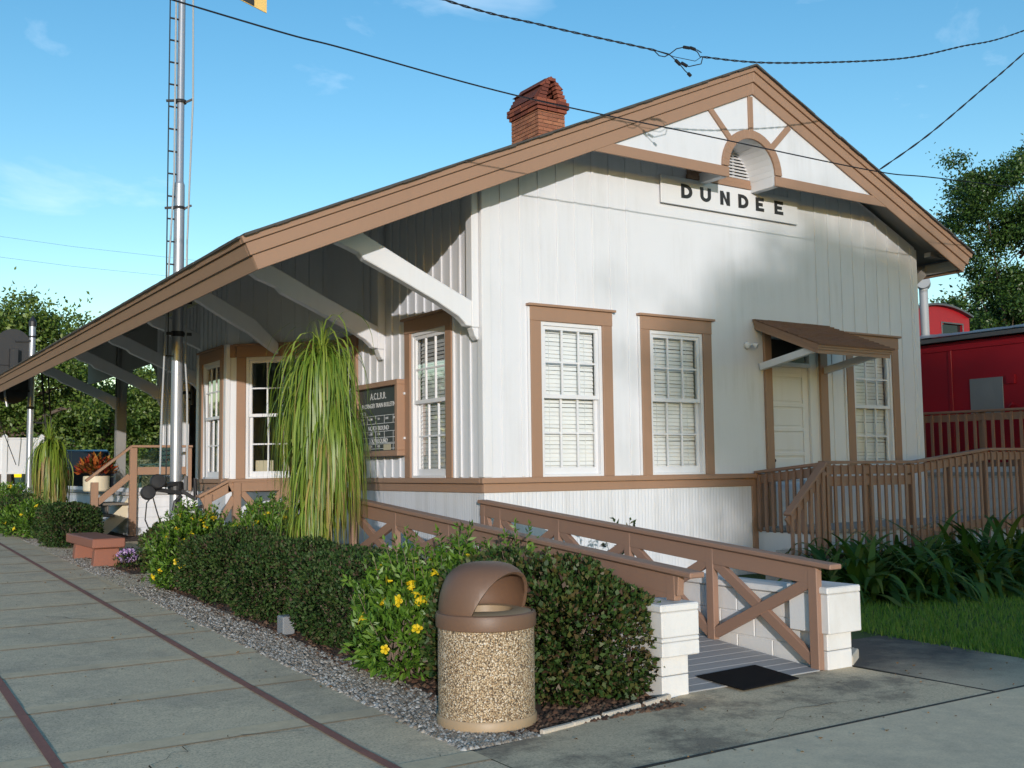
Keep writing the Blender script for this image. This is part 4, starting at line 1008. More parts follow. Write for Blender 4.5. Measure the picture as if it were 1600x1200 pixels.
for name, pts in (('post', (-1.98, G12, 1.44)), ('post', (-1.235, G12, 2.13))):
    mb = MB(); x, za, zb_ = pts; mb.box(x-.07, x+.07, yv-.05, yv+.05, za, zb_); mb.build(name, BROWN, t, bevel=.006)
mb = MB(); mb.box(-.16, -.05, yv-.05, yv+.05, 1.235, 2.13); mb.build('post', BROWN, t, bevel=.006)
mb = MB(); mb.beam((-2.15, yv, 1.47), (-1.27, yv, 2.165), .10, .05, side=(0, 1, 0)); mb.beam((-1.28, yv, 2.165), (-.03, yv, 2.165), .10, .05, side=(0, 1, 0)); mb.build('handrail', BROWN, t, bevel=.006)
mb = MB(); mb.beam((-1.92, yv, 1.03), (-1.30, yv, 1.56), .034, .12, side=(0, 1, 0)); mb.beam((-1.17, yv, 1.66), (-.04, yv, 1.66), .034, .16, side=(0, 1, 0)); mb.build('mid_rail', BROWN, t, bevel=.004)
# green bench on the platform
t = thing('green_bench', 'dark green slatted bench against the wall on the freight platform', 'bench')
mb = MB()
for i in range(6): mb.box(-.12, -.09, 12.6, 14.0, 1.62+.10*i, 1.69+.10*i)
mb.build('backrest', GREENP, t, bevel=.004)
mb = MB()
for i in range(4): mb.box(-.58+.115*i, -.48+.115*i, 12.6, 14.0, 1.56, 1.59)
mb.build('seat', GREENP, t, bevel=.004)
for y in (12.66, 13.94):
    mb = MB(); mb.beam((-.56, y, 1.235), (-.52, y, 1.8), .05, .05); mb.beam((-.14, y, 1.235), (-.08, y, 2.2), .05, .05); mb.beam((-.56, y, 1.80), (-.10, y, 1.82), .05, .04); mb.build('leg', GREENP, t)
# planter with crotons
pot = thing('croton_planter', 'cream round planter of red croton leaves on the freight platform', 'planter', (-1.62, 13.3, 1.237))
mb = MB(); mb.lathe([(.245, 0), (.265, .02), (.268, .30), (.262, .325), (.235, .33), (.23, .28)], 32, cap=False); mb.lathe([(.235, .27), (.002, .275)], 24, cap=False); mb.build('pot', CREAMPOT, pot, smooth=True)

# ------------------------------------------------------------------ vegetation
def unit(v): return v/np.maximum(1e-9, np.linalg.norm(v, axis=1, keepdims=True))
def leaf_quads(P, D, L, W, fold=.25, curl=.15):
    n = len(P); D = unit(D); R = rng.standard_normal((n, 3)); S = unit(np.cross(D, R)); Nn = np.cross(S, D)
    L = np.asarray(L)[:, None]; W = np.asarray(W)[:, None]
    V = np.empty((n, 4, 3)); V[:, 0] = P; V[:, 2] = P+D*L-Nn*L*curl
    mid = P+D*L*.45
    V[:, 1] = mid+S*W*.5+Nn*W*fold; V[:, 3] = mid-S*W*.5+Nn*W*fold
    return V.reshape(-1, 3), np.arange(n*4).reshape(-1, 4)
def rdir(n): return unit(rng.standard_normal((n, 3)))
def lumpy(u, ph, amp): return 1+amp*(np.sin(u[:, 0]*5+ph)+np.sin(u[:, 1]*6+ph*2)+np.sin(u[:, 2]*7+ph*3)+.8*np.sin(u[:, 0]*11+u[:, 2]*9+ph))/2.4
SQ = .78
def blob_points(blobs, n, shell=.13, amp=.11):
    w = np.array([b[3]*b[4]+b[4]*b[5]+b[3]*b[5] for b in blobs]); w = w/w.sum(); P = []; O = []
    for i, b in enumerate(blobs):
        k = int(n*w[i]); u = rdir(k); u[:, 2] = np.where(u[:, 2] < -.85, -u[:, 2], u[:, 2])
        r = (1-np.abs(rng.normal(0, shell, k)))*lumpy(u, i*1.7+b[0], amp); r = np.where(rng.random(k) < .22, r*rng.uniform(.55, .88, k), r)
        q = np.sign(u)*np.abs(u)**SQ; q = q/np.maximum(1e-6, (np.abs(q)**(2/SQ)).sum(1, keepdims=True)**(SQ/2))
        p = q*r[:, None]*np.array(b[3:6])+np.array(b[:3]); ok = np.ones(k, bool)
        for j, c in enumerate(blobs):
            if j != i: ok &= (((p-np.array(c[:3]))/np.array(c[3:6]))**2).sum(1) > .62
        ok &= p[:, 2] > gza(p[:, 1])+.02
        P.append(p[ok]); O.append(unit(u/np.array(b[3:6]))[ok])
    return np.concatenate(P), np.concatenate(O)
def twigs(mb, blobs, n, r=.008, zoff=0):
    for _ in range(n):
        b = blobs[rng.integers(len(blobs))]; u = rdir(1)[0]*.7; u[2] = abs(u[2])*.9+.05
        base = Vector((b[0]+.1*rng.standard_normal(), b[1]+.1*rng.standard_normal(), gz(b[1])))
        tip = Vector((b[0]+u[0]*b[3]*.92, b[1]+u[1]*b[4]*.92, b[2]+u[2]*b[5]*.92))
        mid = base.lerp(tip, .5)+Vector((0, 0, .08)); mb.tube([base, mid, tip], [r*1.6, r, r*.4], 5)
def shrub(name, label, cat, blobs, n, mat, L=(.028, .045), asp=.55, group=None, out=.7, up=.25, shell=.13, amp=.11, ntw=24, shoots=0, shootlen=.22):
    t = thing(name, label, cat, (blobs[0][0], blobs[0][1], gz(blobs[0][1])), group)
    off = np.array([blobs[0][0], blobs[0][1], gz(blobs[0][1])])
    P, O = blob_points(blobs, n, shell, amp); k = len(P)
    D = O*out+rdir(k)*.65+np.array([0, 0, up]); ll = rng.uniform(L[0], L[1], k)
    V, F = leaf_quads(P, D, ll, ll*asp)
    mb = MB(); Vs = [V]; Fs = [F]; o = len(V)
    for _ in range(shoots):         # young shoots standing out of the outline
        b = blobs[rng.integers(len(blobs))]; u = rdir(1)[0]; u[2] = abs(u[2])*.8+.25; u /= np.linalg.norm(u)
        s = np.array(b[:3])+u*np.array(b[3:6])*.92; dd = u*.6+np.array([0, 0, .7])+rng.standard_normal(3)*.2; dd /= np.linalg.norm(dd); LL = shootlen*(.5+rng.random())
        m_ = int(10+LL*55); tt = rng.random(m_); pp = s+dd*LL*tt[:, None]; l2 = rng.uniform(L[0], L[1], m_)*(1.15-.4*tt)
        v, f = leaf_quads(pp, rdir(m_)*.8+dd*.7, l2, l2*asp); Vs.append(v); Fs.append(f+o); o += len(v)
        mb.tube([Vector(s)-Vector(off), Vector(s+dd*LL*.95)-Vector(off)], [.004, .002], 4)
    rawmesh('foliage', np.concatenate(Vs)-off, np.concatenate(Fs), mat, t)
    mb2 = MB(); twigs(mb2, blobs, ntw); mb.add([Vector(v)-Vector(off) for v in mb2.v], mb2.f); mb.build('stems', TWIG, t)
    t['_b'] = [float(x) for b in blobs for x in b]
    return t
# yellow trumpet flower, one mesh shared by all
def flower_mesh():
    V = []; F = []
    for k in range(6): a = k*pi/3; V.append((.004*cos(a), .004*sin(a), 0))
    for k in range(6): a = k*pi/3; V.append((.012*cos(a), .012*sin(a), .035))
    for k in range(6): F.append((k, (k+1) % 6, 6+(k+1) % 6, 6+k))
    for k in range(5):
        a = 2*pi*k/5; o = len(V); c, s = cos(a), sin(a)
        for r_, w_, z in ((.010, .007, .033), (.026, .016, .044), (.038, .010, .041), (.041, .0, .038)):
            V.append((r_*c-w_*s, r_*s+w_*c, z)); V.append((r_*c+w_*s, r_*s-w_*c, z))
        for i in range(3): F.append((o+2*i, o+2*i+1, o+2*i+3, o+2*i+2))
    me = bpy.data.meshes.new('flower'); me.from_pydata(V, [], F); me.update(); me.materials.append(PET_Y); return me
FLME = flower_mesh()
CAMV = np.array([-6.599, -10.713, 1.6])
def flowers(t, n, scale=1.0):
    b = np.array(t['_b']).reshape(-1, 6); cnt = 0
    bl = [tuple(x) for x in b]
    P, O = blob_points(bl, n*14, .02, .10)
    sunward = np.array([-.42, -.62, .75]); sc = O@sunward+.25*rng.standard_normal(len(O)); idx = np.argsort(-sc)[:n*4]; idx = rng.permutation(idx)[:n]
    for i in idx:
        o = bpy.data.objects.new('flower', FLME); COL.objects.link(o); o.parent = t
        d = Vector(O[i]*.8+rng.standard_normal(3)*.45+np.array([0, 0, .1])).normalized()
        o.location = Vector(P[i]+O[i]*.02)-t.location; o.rotation_euler = d.to_track_quat('Z', 'Y').to_euler(); s = scale*(.85+.5*rng.random()); o.scale = (s, s, s)
H = 'clipped dark shrubs along the walk'; Fg = 'yellow flowered shrubs along the walk'
n = 260; x = np.concatenate([rng.uniform(-5.6, -3.3, 110), rng.uniform(-2.9, 1.5, 90), rng.uniform(-3.6, -3.3, 60)]); y = np.concatenate([rng.uniform(-6.5, 6, 110), rng.uniform(-6.6, -5.1, 90), rng.uniform(-5.4, 7, 60)])
LFL = leafmat('fallen_leaf', [(.10, .05, .02), (.20, .11, .04), (.14, .10, .05), (.08, .07, .03)], .9, .1)
ln = rng.uniform(.012, .035, n); V, F = leaf_quads(np.stack([x, y, gza(y)+.024], 1), np.stack([rng.standard_normal(n), rng.standard_normal(n), .12*rng.standard_normal(n)], 1), ln, ln*.45)
rawmesh('leaf_litter', V, F, LFL)['kind'] = 'stuff'
# clipped dark shrubs
def B(x, y, top, rx, ry, z=None):   # ellipsoid from ground footprint and top height above ground
    g = gz(y); return (x, y, g+top*.45, rx, ry, top*.55)
shrub('dark_shrub', 'large green rounded shrub between litter bin and left white ramp pillar', 'shrub', [B(-2.15, -4.50, .94, .50, .52), B(-2.08, -3.75, .95, .44, .58), B(-2.55, -4.15, .88, .40, .50), B(-1.86, -4.70, .80, .30, .34)], 32000, LF_GRN, (.034, .056), .66, H, shoots=34, shootlen=.12)
shrub('dark_shrub', 'widest dark purple green shrub left of the flowering bush behind the bin', 'shrub', [B(-2.34, -2.15, .80, .54, .64), B(-2.30, -1.35, .82, .54, .62), B(-2.60, -1.75, .70, .38, .58)], 33000, LF_DARK, (.026, .046), .6, H, shoots=26, shootlen=.10)
shrub('dark_shrub', 'dark purple green shrub under the weeping palm', 'shrub', [B(-2.38, -.35, .82, .52, .58), B(-2.32, .45, .84, .48, .54), B(-2.66, .05, .72, .36, .52)], 27000, LF_DARK, (.026, .046), .6, H, shoots=20, shootlen=.10)
shrub('dark_shrub', 'dark shrub just right of the first yellow flowers beside the gravel', 'shrub', [B(-2.46, 1.35, .84, .50, .56), B(-2.54, 2.05, .74, .44, .50)], 19000, LF_DARK, (.028, .048), .6, H, shoots=14, shootlen=.10)
shrub('green_shrub', 'small green shrub behind the red bench end', 'shrub', [B(-2.30, 4.75, .70, .46, .54), B(-2.25, 5.3, .60, .38, .40)], 11000, LF_GRN, (.030, .05), .62, shoots=12, shootlen=.10)
shrub('dark_shrub', 'clipped dark shrub left of the timber steps', 'shrub', [B(-2.75, 9.9, .80, .52, .64), B(-2.7, 10.9, .76, .5, .64)], 14000, LF_DARK, (.036, .056), .62, H, shoots=10, shootlen=.10)
shrub('dark_shrub', 'low dark shrub at the far left edge of the bed', 'shrub', [B(-3.0, 13.6, .74, .5, .8), B(-2.8, 15.0, .80, .5, .8)], 9000, LF_DARK, (.04, .06), .62, H, shoots=8)
# flowering shrubs
SQ = .95
f1 = shrub('flowering_shrub', 'bright yellow flowered bush directly behind the litter bin', 'shrub', [B(-2.62, -3.15, .80, .42, .48), B(-2.84, -3.38, .56, .32, .42), B(-2.15, -3.0, .84, .36, .42), B(-2.45, -2.75, .74, .36, .38)], 9500, LF_FLOW, (.055, .09), .34, Fg, out=.6, up=.35, shell=.2, amp=.24, shoots=110, shootlen=.24); flowers(f1, 36)
f2 = shrub('flowering_shrub', 'yellow flowered bush growing low in front of the mast', 'shrub', [B(-2.55, 2.95, .92, .44, .52), B(-2.80, 2.85, .6, .32, .44), B(-2.40, 3.5, .86, .38, .44)], 8000, LF_FLOW, (.055, .09), .34, Fg, out=.6, up=.35, shell=.2, amp=.24, shoots=80, shootlen=.22); flowers(f2, 44)
f3 = shrub('flowering_shrub', 'tall yellow flowered bush below the bay window', 'shrub', [B(-1.85, 2.15, .98, .44, .52), B(-1.70, 2.7, .94, .40, .52), B(-2.05, 1.6, .92, .38, .42)], 8500, LF_FLOW, (.055, .09), .34, Fg, out=.6, up=.35, shell=.2, amp=.24, shoots=90, shootlen=.22); flowers(f3, 28)
f4 = shrub('flowering_shrub', 'leggy yellow flowered bush against the ramp railing right of the bin', 'shrub', [B(-1.88, -2.7, .78, .20, .40), B(-1.88, -3.4, .84, .22, .42)], 3600, LF_FLOW, (.055, .09), .34, Fg, out=.6, up=.4, shell=.2, amp=.24, shoots=60, shootlen=.26); flowers(f4, 9)
f5 = shrub('flowering_shrub', 'yellow flowered bush at the far left of the bed', 'shrub', [B(-2.95, 12.3, .72, .40, .5), B(-3.15, 13.0, .6, .4, .5), B(-2.9, 16.5, .9, .6, .9)], 6000, LF_FLOW, (.06, .10), .34, Fg, out=.6, up=.35, shell=.2, amp=.2, shoots=40); flowers(f5, 16, 1.1)
for t in (f1, f2, f3, f4, f5): pass
# lilac flowers by the bench
t = thing('lilac_flowers', 'small clump of lilac flowers at the foot of the red bench', 'flower', (-2.80, 5.42, gz(5.42)))
P, O = blob_points([(0, 5.42, gz(5.42)+.20, .13, .15, .09)], 260, .1, .1); P = P-np.array([0, 5.42, gz(5.42)]); l = rng.uniform(.022, .038, len(P)); V, F = leaf_quads(P, O+rdir(len(P))*.6, l, l*.8); rawmesh('petals', V, F, PET_P, t)
n = 260; P = np.stack([.08*rng.standard_normal(n), .12*rng.standard_normal(n), .02+.2*rng.random(n)], 1); l = rng.uniform(.04, .07, n); V, F = leaf_quads(P, rdir(n)*.6+np.array([0, 0, .7]), l, l*.4); rawmesh('foliage', V, F, LF_GRN, t)
# tiny plant by the right pillar, sprig behind the rail
def sprig(name, label, x, y, h, n, mat, w=.1, L=(.04, .07)):
    t = thing(name, label, 'plant', (x, y, gz(y))); mb = MB(); Vs = []; Fs = []; o = 0
    for _ in range(n):
        a = rng.random()*6.28; tip = Vector((w*cos(a)*rng.random(), w*sin(a)*rng.random(), h*(.6+.4*rng.random()))); mb.tube([Vector((0, 0, 0)), tip*.5+Vector((0, 0, .05*h)), tip], [.005, .004, .002], 5)
        k = int(8+h*16); tt = np.linspace(.25, 1, k); pp = np.array(tip)[None]*tt[:, None]; l = rng.uniform(L[0], L[1], k); v, f = leaf_quads(pp, rdir(k)+np.array([0, 0, .4]), l, l*.45); Vs.append(v); Fs.append(f+o); o += len(v)
    mb.build('stems', TWIG, t); rawmesh('foliage', np.concatenate(Vs), np.concatenate(Fs), mat, t); return t
sprig('young_plant', 'tiny green plant inside the stone border beside the right ramp pillar', .40, -4.72, .26, 7, LF_GRN, .12, (.05, .08))
sprig('leggy_seedling', 'thin leafy seedling showing through the ramp railing against the white wall', .75, -1.6, 1.08, 5, LF_GRN, .28, (.06, .10))
# weeping ponytail palms
def strap(P0, D0, length, width, droop, seg=9, w0=.35, jit=.085):
    """ribbons that leave along D0 and bend down; returns V,F"""
    n = len(P0); D = unit(D0).copy(); p = P0.copy(); S = unit(np.cross(D, np.array([0, 0, 1.0]))+1e-6*rng.standard_normal((n, 3)))
    st = (length/seg)[:, None]; rows = []
    for i in range(seg+1):
        f = i/seg; w = (width*(w0+(1-w0)*min(1, f*4))*(1-.85*max(0, f-.55)/.45))[:, None]
        rows.append(np.stack([p-S*w/2, p+S*w/2], 1)); p = p+D*st
        D = D+np.array([0, 0, -1.0])*droop[:, None]/seg*(1.0+1.5*f); D = unit(D+jit*rng.standard_normal((n, 3)))
    V = np.stack(rows, 1).reshape(n, -1, 3); F = []
    base = np.array([[2*i, 2*i+1, 2*i+3, 2*i+2] for i in range(seg)])
    F = (base[None]+(np.arange(n)*(2*(seg+1)))[:, None, None]).reshape(-1, 4)
    return V.reshape(-1, 3), F
def ponytail(label, x, y, heads, n, ground, trunk_r=.10, sc=1.0):
    t = thing('ponytail_palm', label, 'palm', (x, y, ground), 'weeping ponytail palms')
    mb = MB(); top = max(h[2] for h in heads)
    mb.tube([(0, 0, 0), (0, 0, .25*sc), (.02, .02, top*.5), (heads[0][0], heads[0][1], top-.05)], [trunk_r*1.9, trunk_r*1.5, trunk_r*.7, trunk_r*.5], 10)
    for h in heads[1:]: mb.tube([(0, 0, h[2]*.6), (h[0], h[1], h[2])], [trunk_r*.6, trunk_r*.45], 8)
    mb.build('trunk', BARK, t)
    for (mat, frac, name) in ((LF_PONY, 1.0, 'foliage'), (LF_PONYD, .26, 'dry_foliage')):
        Vs = []; Fs = []; o = 0
        for (hx_, hy_, hz_, rad, ll, wt) in heads:
            k = int(n*wt*(frac if mat is LF_PONY else (.12 if hz_ > 2.1 else .5))); az = rng.random(k)*2*pi; el = rng.uniform(.45, 1.5, k) if mat is LF_PONY else rng.uniform(-.3, .8, k)
            D = np.stack([np.cos(az)*np.cos(el), np.sin(az)*np.cos(el), np.sin(el)], 1)
            P = np.array([hx_, hy_, hz_])+rng.standard_normal((k, 3))*np.array([.02, .02, .05])*sc-np.array([0, 0, .12*sc])*(mat is LF_PONYD)
            L_ = ll*(rng.uniform(.65, 1.1, k)); dr = rng.uniform(4.2, 10.5, k)*(.30/rad)
            V, F = strap(P, D, L_, np.full(k, .0185*sc)*rng.uniform(.5, 1.4, k), dr, 11); 
            zg = .03; V[:, 2] = np.maximum(V[:, 2], zg)
            Vs.append(V); Fs.append(F+o); o += len(V)
        rawmesh(name, np.concatenate(Vs), np.concatenate(Fs), mat, t)
    # erect young leaves at the tip
    k = int(34*sc); az = rng.random(k)*6.28; D = np.stack([.16*np.cos(az), .16*np.sin(az), np.ones(k)], 1); P = np.tile(np.array(heads[0][:3]), (k, 1)); V, F = strap(P, D, rng.uniform(.25, .55, k)*sc, np.full(k, .010*sc), np.full(k, .35), 6); rawmesh('young_leaves', V, F, LF_PONY, t)
    return t
ponytail('tall weeping ponytail palm in front of the track side wall', -2.02, .12, [(0, 0, 2.66, .30, 1.25, .40), (-.10, .05, 2.28, .28, 1.35, .36), (.10, -.05, 2.0, .28, 1.3, .34), (-.04, -.08, 1.62, .28, 1.1, .26), (-.16, -.10, 1.05, .30, .85, .16)], 860, gz(.12))
ponytail('smaller weeping ponytail palm beside the silver post at far left', -2.42, 14.2, [(0, 0, 1.75, .22, 1.3, .5), (.1, .05, 1.35, .22, 1.15, .5)], 620, gz(14.2), .12, 1.5)
# crotons in the planter
n = 420; u = rdir(n); u[:, 2] = np.abs(u[:, 2]); P = u*np.array([.34, .34, .36])*(rng.random(n)**.4)[:, None]+np.array([0, 0, .38]); l = rng.uniform(.10, .19, n); V, F = leaf_quads(P, u+rdir(n)*.4+np.array([0, 0, .35]), l, l*.38); rawmesh('croton_leaves', V, F, LF_RED, pot)
mb = MB()
for _ in range(9): u = rdir(1)[0]; mb.tube([(0, 0, .25), (u[0]*.12, u[1]*.12, .45), (u[0]*.25, u[1]*.25, .62)], [.012, .009, .005], 5)
mb.build('stems', TWIG, pot)
# strap leaved lilies along the deck
LG = 'strap leaved lily clumps in front of the side deck'
spots = [(3.62, -2.45, 1.0), (4.15, -2.0, 1.12), (4.35, -2.75, .95), (4.9, -2.2, 1.15), (5.35, -2.75, 1.0), (5.8, -2.05, 1.2), (6.3, -2.55, 1.1), (6.9, -2.0, 1.2), (7.4, -2.5, 1.1), (8.0, -2.1, 1.2)]
lab = ['dark strap leaved lily clump nearest the steps', 'dark lily clump second from the steps against the deck slats', 'dark lily clump leaning over the lawn edge nearest the ramp', 'tall dark lily clump against the level deck railing', 'dark lily clump on the lawn edge with bleached leaves',
       'dark lily clump under the start of the rising railing', 'dark lily clump on the lawn edge before the rising railing', 'tall dark lily clump behind the lawn edge under the rising railing', 'dark lily clump near the right picture edge', 'last dark lily clump at the right picture edge']
for (x, y, s), lb in zip(spots, lab):
    k = 150; az = rng.random(k)*6.28; el = rng.uniform(.35, 1.3, k); D = np.stack([np.cos(az)*np.cos(el), np.sin(az)*np.cos(el), np.sin(el)], 1); P = np.stack([.2*rng.standard_normal(k), .2*rng.standard_normal(k), np.full(k, .02)], 1)
    V, F = strap(P, D, rng.uniform(.6, 1.12, k)*s, rng.uniform(.06, .095, k), rng.uniform(.8, 2.6, k), 10, .75, .012); V[:, 2] = np.maximum(V[:, 2], .015)
    o = rawmesh('lily_clump', V, F, LF_LILY); o.location = (x, y, gz(y)); tag(o, lb, 'plant', LG)
# concrete marker by the shrubs
mb = MB(); mb.box(-2.93, -2.81, -1.14, -.98, .06, .25); tag(mb.build('marker_block', GREYMET, bevel=.01), 'small grey concrete marker block at the foot of the dark shrub', 'block')

# ------------------------------------------------------------------ trees
def tree(name, label, x, y, ground, trunk_h, crown, n, mat, L, trunk_r=.25, group=None, nclump=40, clump=.16, seed=None, hole=.0, limb=14, asp=.55):
    """crown: list of ellipsoids relative to the foot"""
    t = thing(name, label, 'tree', (x, y, ground), group)
    w = np.array([b[3]*b[4]*b[5] for b in crown])**.7; w = w/w.sum(); C = []; R = []
    for b, ww in zip(crown, w):
        k = max(3, int(nclump*ww)); u = rdir(k); r = rng.uniform(.35, 1.0, k)**.6*lumpy(u, b[0]+b[2], .16)
        C.append(u*r[:, None]*np.array(b[3:6])*.92+np.array(b[:3])); R.append(np.full(k, clump)*min(b[3:6])*rng.uniform(.7, 1.5, k))
    C = np.concatenate(C); R = np.concatenate(R)
    idx = rng.choice(len(C), n, p=R**2/(R**2).sum()); P = C[idx]+rng.standard_normal((n, 3))*(R[idx][:, None])*np.array([1, 1, .62])
    l = rng.uniform(L[0], L[1], n); D = unit(P-C[idx])*.5+rdir(n)*.8+np.array([0, 0, -.25]); V, F = leaf_quads(P, D, l, l*asp)
    rawmesh('crown', V, F, mat, t)
    mb = MB(); cc = C.mean(0); top = np.array([0, 0, trunk_h])
    mb.tube([(0, 0, -.1), (.03, .0, trunk_h*.5), (0, 0, trunk_h), tuple(top*.35+cc*.65)], [trunk_r*1.35, trunk_r, trunk_r*.8, trunk_r*.3], 10)
    order = rng.permutation(len(C))[:limb]
    for i in order:
        c = C[i]; s = top*.6+np.array([0, 0, trunk_h*.3]) if rng.random() < .6 else top*.4+cc*.6*rng.random()+np.array([0, 0, trunk_h*.3])
        m_ = (s+c)/2+rng.standard_normal(3)*.08*np.linalg.norm(c-s)+np.array([0, 0, .1*np.linalg.norm(c-s)])
        mb.tube([tuple(s), tuple(m_), tuple(c)], [trunk_r*.35, trunk_r*.2, trunk_r*.05], 6)
    mb.build('trunk', BARK, t)
    return t
TG = 'leafy trees beyond the freight platform'
tree('oak_tree', 'tall oak filling the sky behind the dark oval signal at far left', .5, 44, .6, 3.2, [(0, 0, 6.0, 4.6, 4.2, 3.4), (-3.2, 1, 5.5, 3.2, 3.5, 2.8), (2.4, -1, 4.6, 2.6, 3, 2.6), (1.2, 0, 7.6, 2.4, 2.6, 1.9), (-2.5, -1, 7.6, 2.2, 2.6, 1.6)], 52000, LF_OAK, (.14, .26), .40, TG, 90, .17, limb=26)
tree('oak_tree', 'mid height oak seen under the canopy left of the far column', 5.2, 46, .6, 2.6, [(0, 0, 3.4, 3.0, 3, 2.6), (-2.2, -1, 3.2, 2.2, 2.4, 2.2), (1.8, 0, 4.6, 2.4, 2.4, 2.0)], 26000, LF_OAK, (.14, .26), .28, TG, 60, .17, limb=18)
tree('oak_tree', 'low spreading oak seen through the open pavilion', 9.0, 48, .6, 2.4, [(0, 0, 3.4, 3.2, 3, 2.4), (-2.4, 0, 4.2, 2.4, 2.6, 2.0), (2.2, 0, 3.6, 2.6, 2.6, 2.0)], 22000, LF_OAK, (.14, .26), .28, TG, 60, .17, limb=16)
tree('oak_tree', 'leafy oak reaching in from the left picture edge', -4.5, 46, .6, 3.0, [(0, 0, 5.6, 3.6, 3.4, 3.2), (2.2, 0, 4.0, 2.4, 2.4, 2.2)], 20000, LF_OAK, (.14, .26), .34, TG, 50, .17, limb=14)
tree('background_tree', 'dark tree filling the gap under the canopy far behind', 3.0, 60, .6, 1.5, [(0, 0, 3.6, 6.5, 2, 3.6), (7, 0, 3.2, 6, 2, 3.2), (-7, 0, 3.4, 5, 2, 3.4)], 26000, LF_OAK, (.22, .42), .3, None, 90, .22, limb=20)
RG = 'trees behind the caboose'
tree('maple_tree', 'tall open crowned tree above the caboose at the right edge', 23.6, 7.7, .2, 4.2, [(-.2, .2, 9.6, 1.9, 1.7, 1.7), (.8, -.3, 7.6, 2.3, 2.2, 1.6), (1.6, -1.2, 11.8, 1.3, 1.6, 1.8), (-.6, .2, 6.0, 1.8, 1.8, 1.3), (1.9, -1.0, 9.2, 1.6, 1.6, 1.6)], 50000, LF_RTREE, (.075, .14), .13, RG, 190, .13, limb=24)
tree('maple_tree', 'dense dark tree just above the caboose roof', 25.3, 8.7, .2, 2.2, [(0, 0, 5.0, 2.4, 2.4, 2.2), (-1.5, .6, 4.2, 1.6, 1.6, 1.6), (1.8, -1, 5.4, 2.2, 2.2, 2.2)], 44000, LF_RTREE, (.09, .17), .14, RG, 80, .18, limb=12)
tree('fan_palm', 'pale young palm seen beyond the freight platform railing', 2.6, 24.0, .58, .8, [(0, 0, 1.0, .75, .75, .7), (.3, 0, 1.6, .5, .5, .35)], 2600, LF_PALM, (.25, .5), .12, None, 12, .35, limb=6, asp=.08)
# trees and hedge behind the viewpoint: they throw the dappled shade on the right half of the gable
tree('shade_tree', 'broad leafy tree standing far behind the viewpoint', -21.2, -52.2, 0, 6.5, [(0, 0, 10.9, 2.3, 2.2, 2.7), (1.0, 0, 12.4, 1.7, 1.6, 1.6), (1.5, 0, 8.6, 1.8, 1.8, 2.1), (-.7, 0, 8.0, 1.8, 1.7, 1.9), (.4, 0, 6.6, 2.6, 1.8, 1.7), (2.3, 0, 8.6, 1.9, 1.8, 2.4), (.2, 0, 7.9, 1.8, 1.8, 1.9)], 50000, LF_OAK, (.16, .30), .3, None, 80, .24, limb=20)
tree('shade_tree', 'second leafy tree farther behind the viewpoint', -19.0, -54.6, 0, 6.0, [(0, 0, 10.3, 2.3, 2.2, 2.5), (1.6, 0, 9.8, 2.3, 2.2, 2.5), (2.8, 0, 9.0, 2.3, 2.2, 2.7), (.6, 0, 7.0, 3.4, 2.0, 2.0), (4.2, 0, 8.4, 2.1, 2.0, 2.7), (-1.2, 0, 8.6, 1.9, 1.8, 2.2)], 50000, LF_OAK, (.16, .30), .3, None, 80, .24, limb=20)
# unseen trees across the walk on the left, added to darken window reflections
P = np.concatenate([rdir(9000)*np.array([5, 40, 6.5])*(rng.random(9000)**.33)[:, None]+np.array([-46, 92, 5.0]), rdir(14000)*np.array([6, 80, 8])*(rng.random(14000)**.33)[:, None]+np.array([-50, 190, 6.0]), rdir(9000)*np.array([5, 26, 5.5])*(rng.random(9000)**.33)[:, None]+np.array([-44, 42, 4.5]), rdir(7000)*np.array([5, 22, 4.5])*(rng.random(7000)**.33)[:, None]+np.array([-40, -2, 4.0])])
P = P[P[:, 2] > .1]; l = rng.uniform(.5, 1.1, len(P)); V, F = leaf_quads(P, rdir(len(P)), l, l*.6); o = rawmesh('unseen_treeline', V, F, LF_OAK); o['kind'] = 'stuff'
# ------------------------------------------------------------------ signal mast
ms = thing('signal_mast', 'tall silver semaphore mast with ladder rising through the canopy beside the bay', 'signal mast', (-2.0, 5.85, gz(5.85)))
g0 = gz(5.85)
mb = MB(); mb.tube([(0, 0, 0), (0, 0, 6.9-g0-1.0), (0, 0, 5.93)], [.088, .082, .080], 20); mb.tube([(0, 0, 5.93), (0, 0, 5.98), (.0, .0, 10.4)], [.076, .062, .054], 18); mb.build('mast_tube', STEEL, ms, smooth=True)
mb = MB(); lx = -.19
mb.beam((lx, -.02, 3.95), (lx, -.02, 10.2), .012, .035, side=(1, 0, 0))
z = 3.2
mb.beam((lx+.03, -.05, 1.1), (lx+.03, -.05, 3.96), .012, .03, side=(1, 0, 0))
while z < 10: mb.beam((lx, -.02, z), (-.05, -.02, z), .022, .022); z += .36
mb.build('ladder', BLACKP, ms)
mb = MB()
for z in (5.55, 7.27): 
    mb.lathe([(.092, -.022), (.098, 0), (.092, .022)], 14, (0, 0, z)); mb.beam((-.23, -.02, z-.03), (-.05, -.04, z), .03, .035); mb.beam((.05, -.05, z-.02), (.17, -.08, z+.05), .03, .03)
for z in (4.05, 3.55): mb.lathe([(.10, -.04), (.10, .04)], 14, (0, 0, z)); mb.beam((-.2, -.03, z), (.2, -.06, z), .03, .05)
mb.build('clamps', BLACKP, ms)
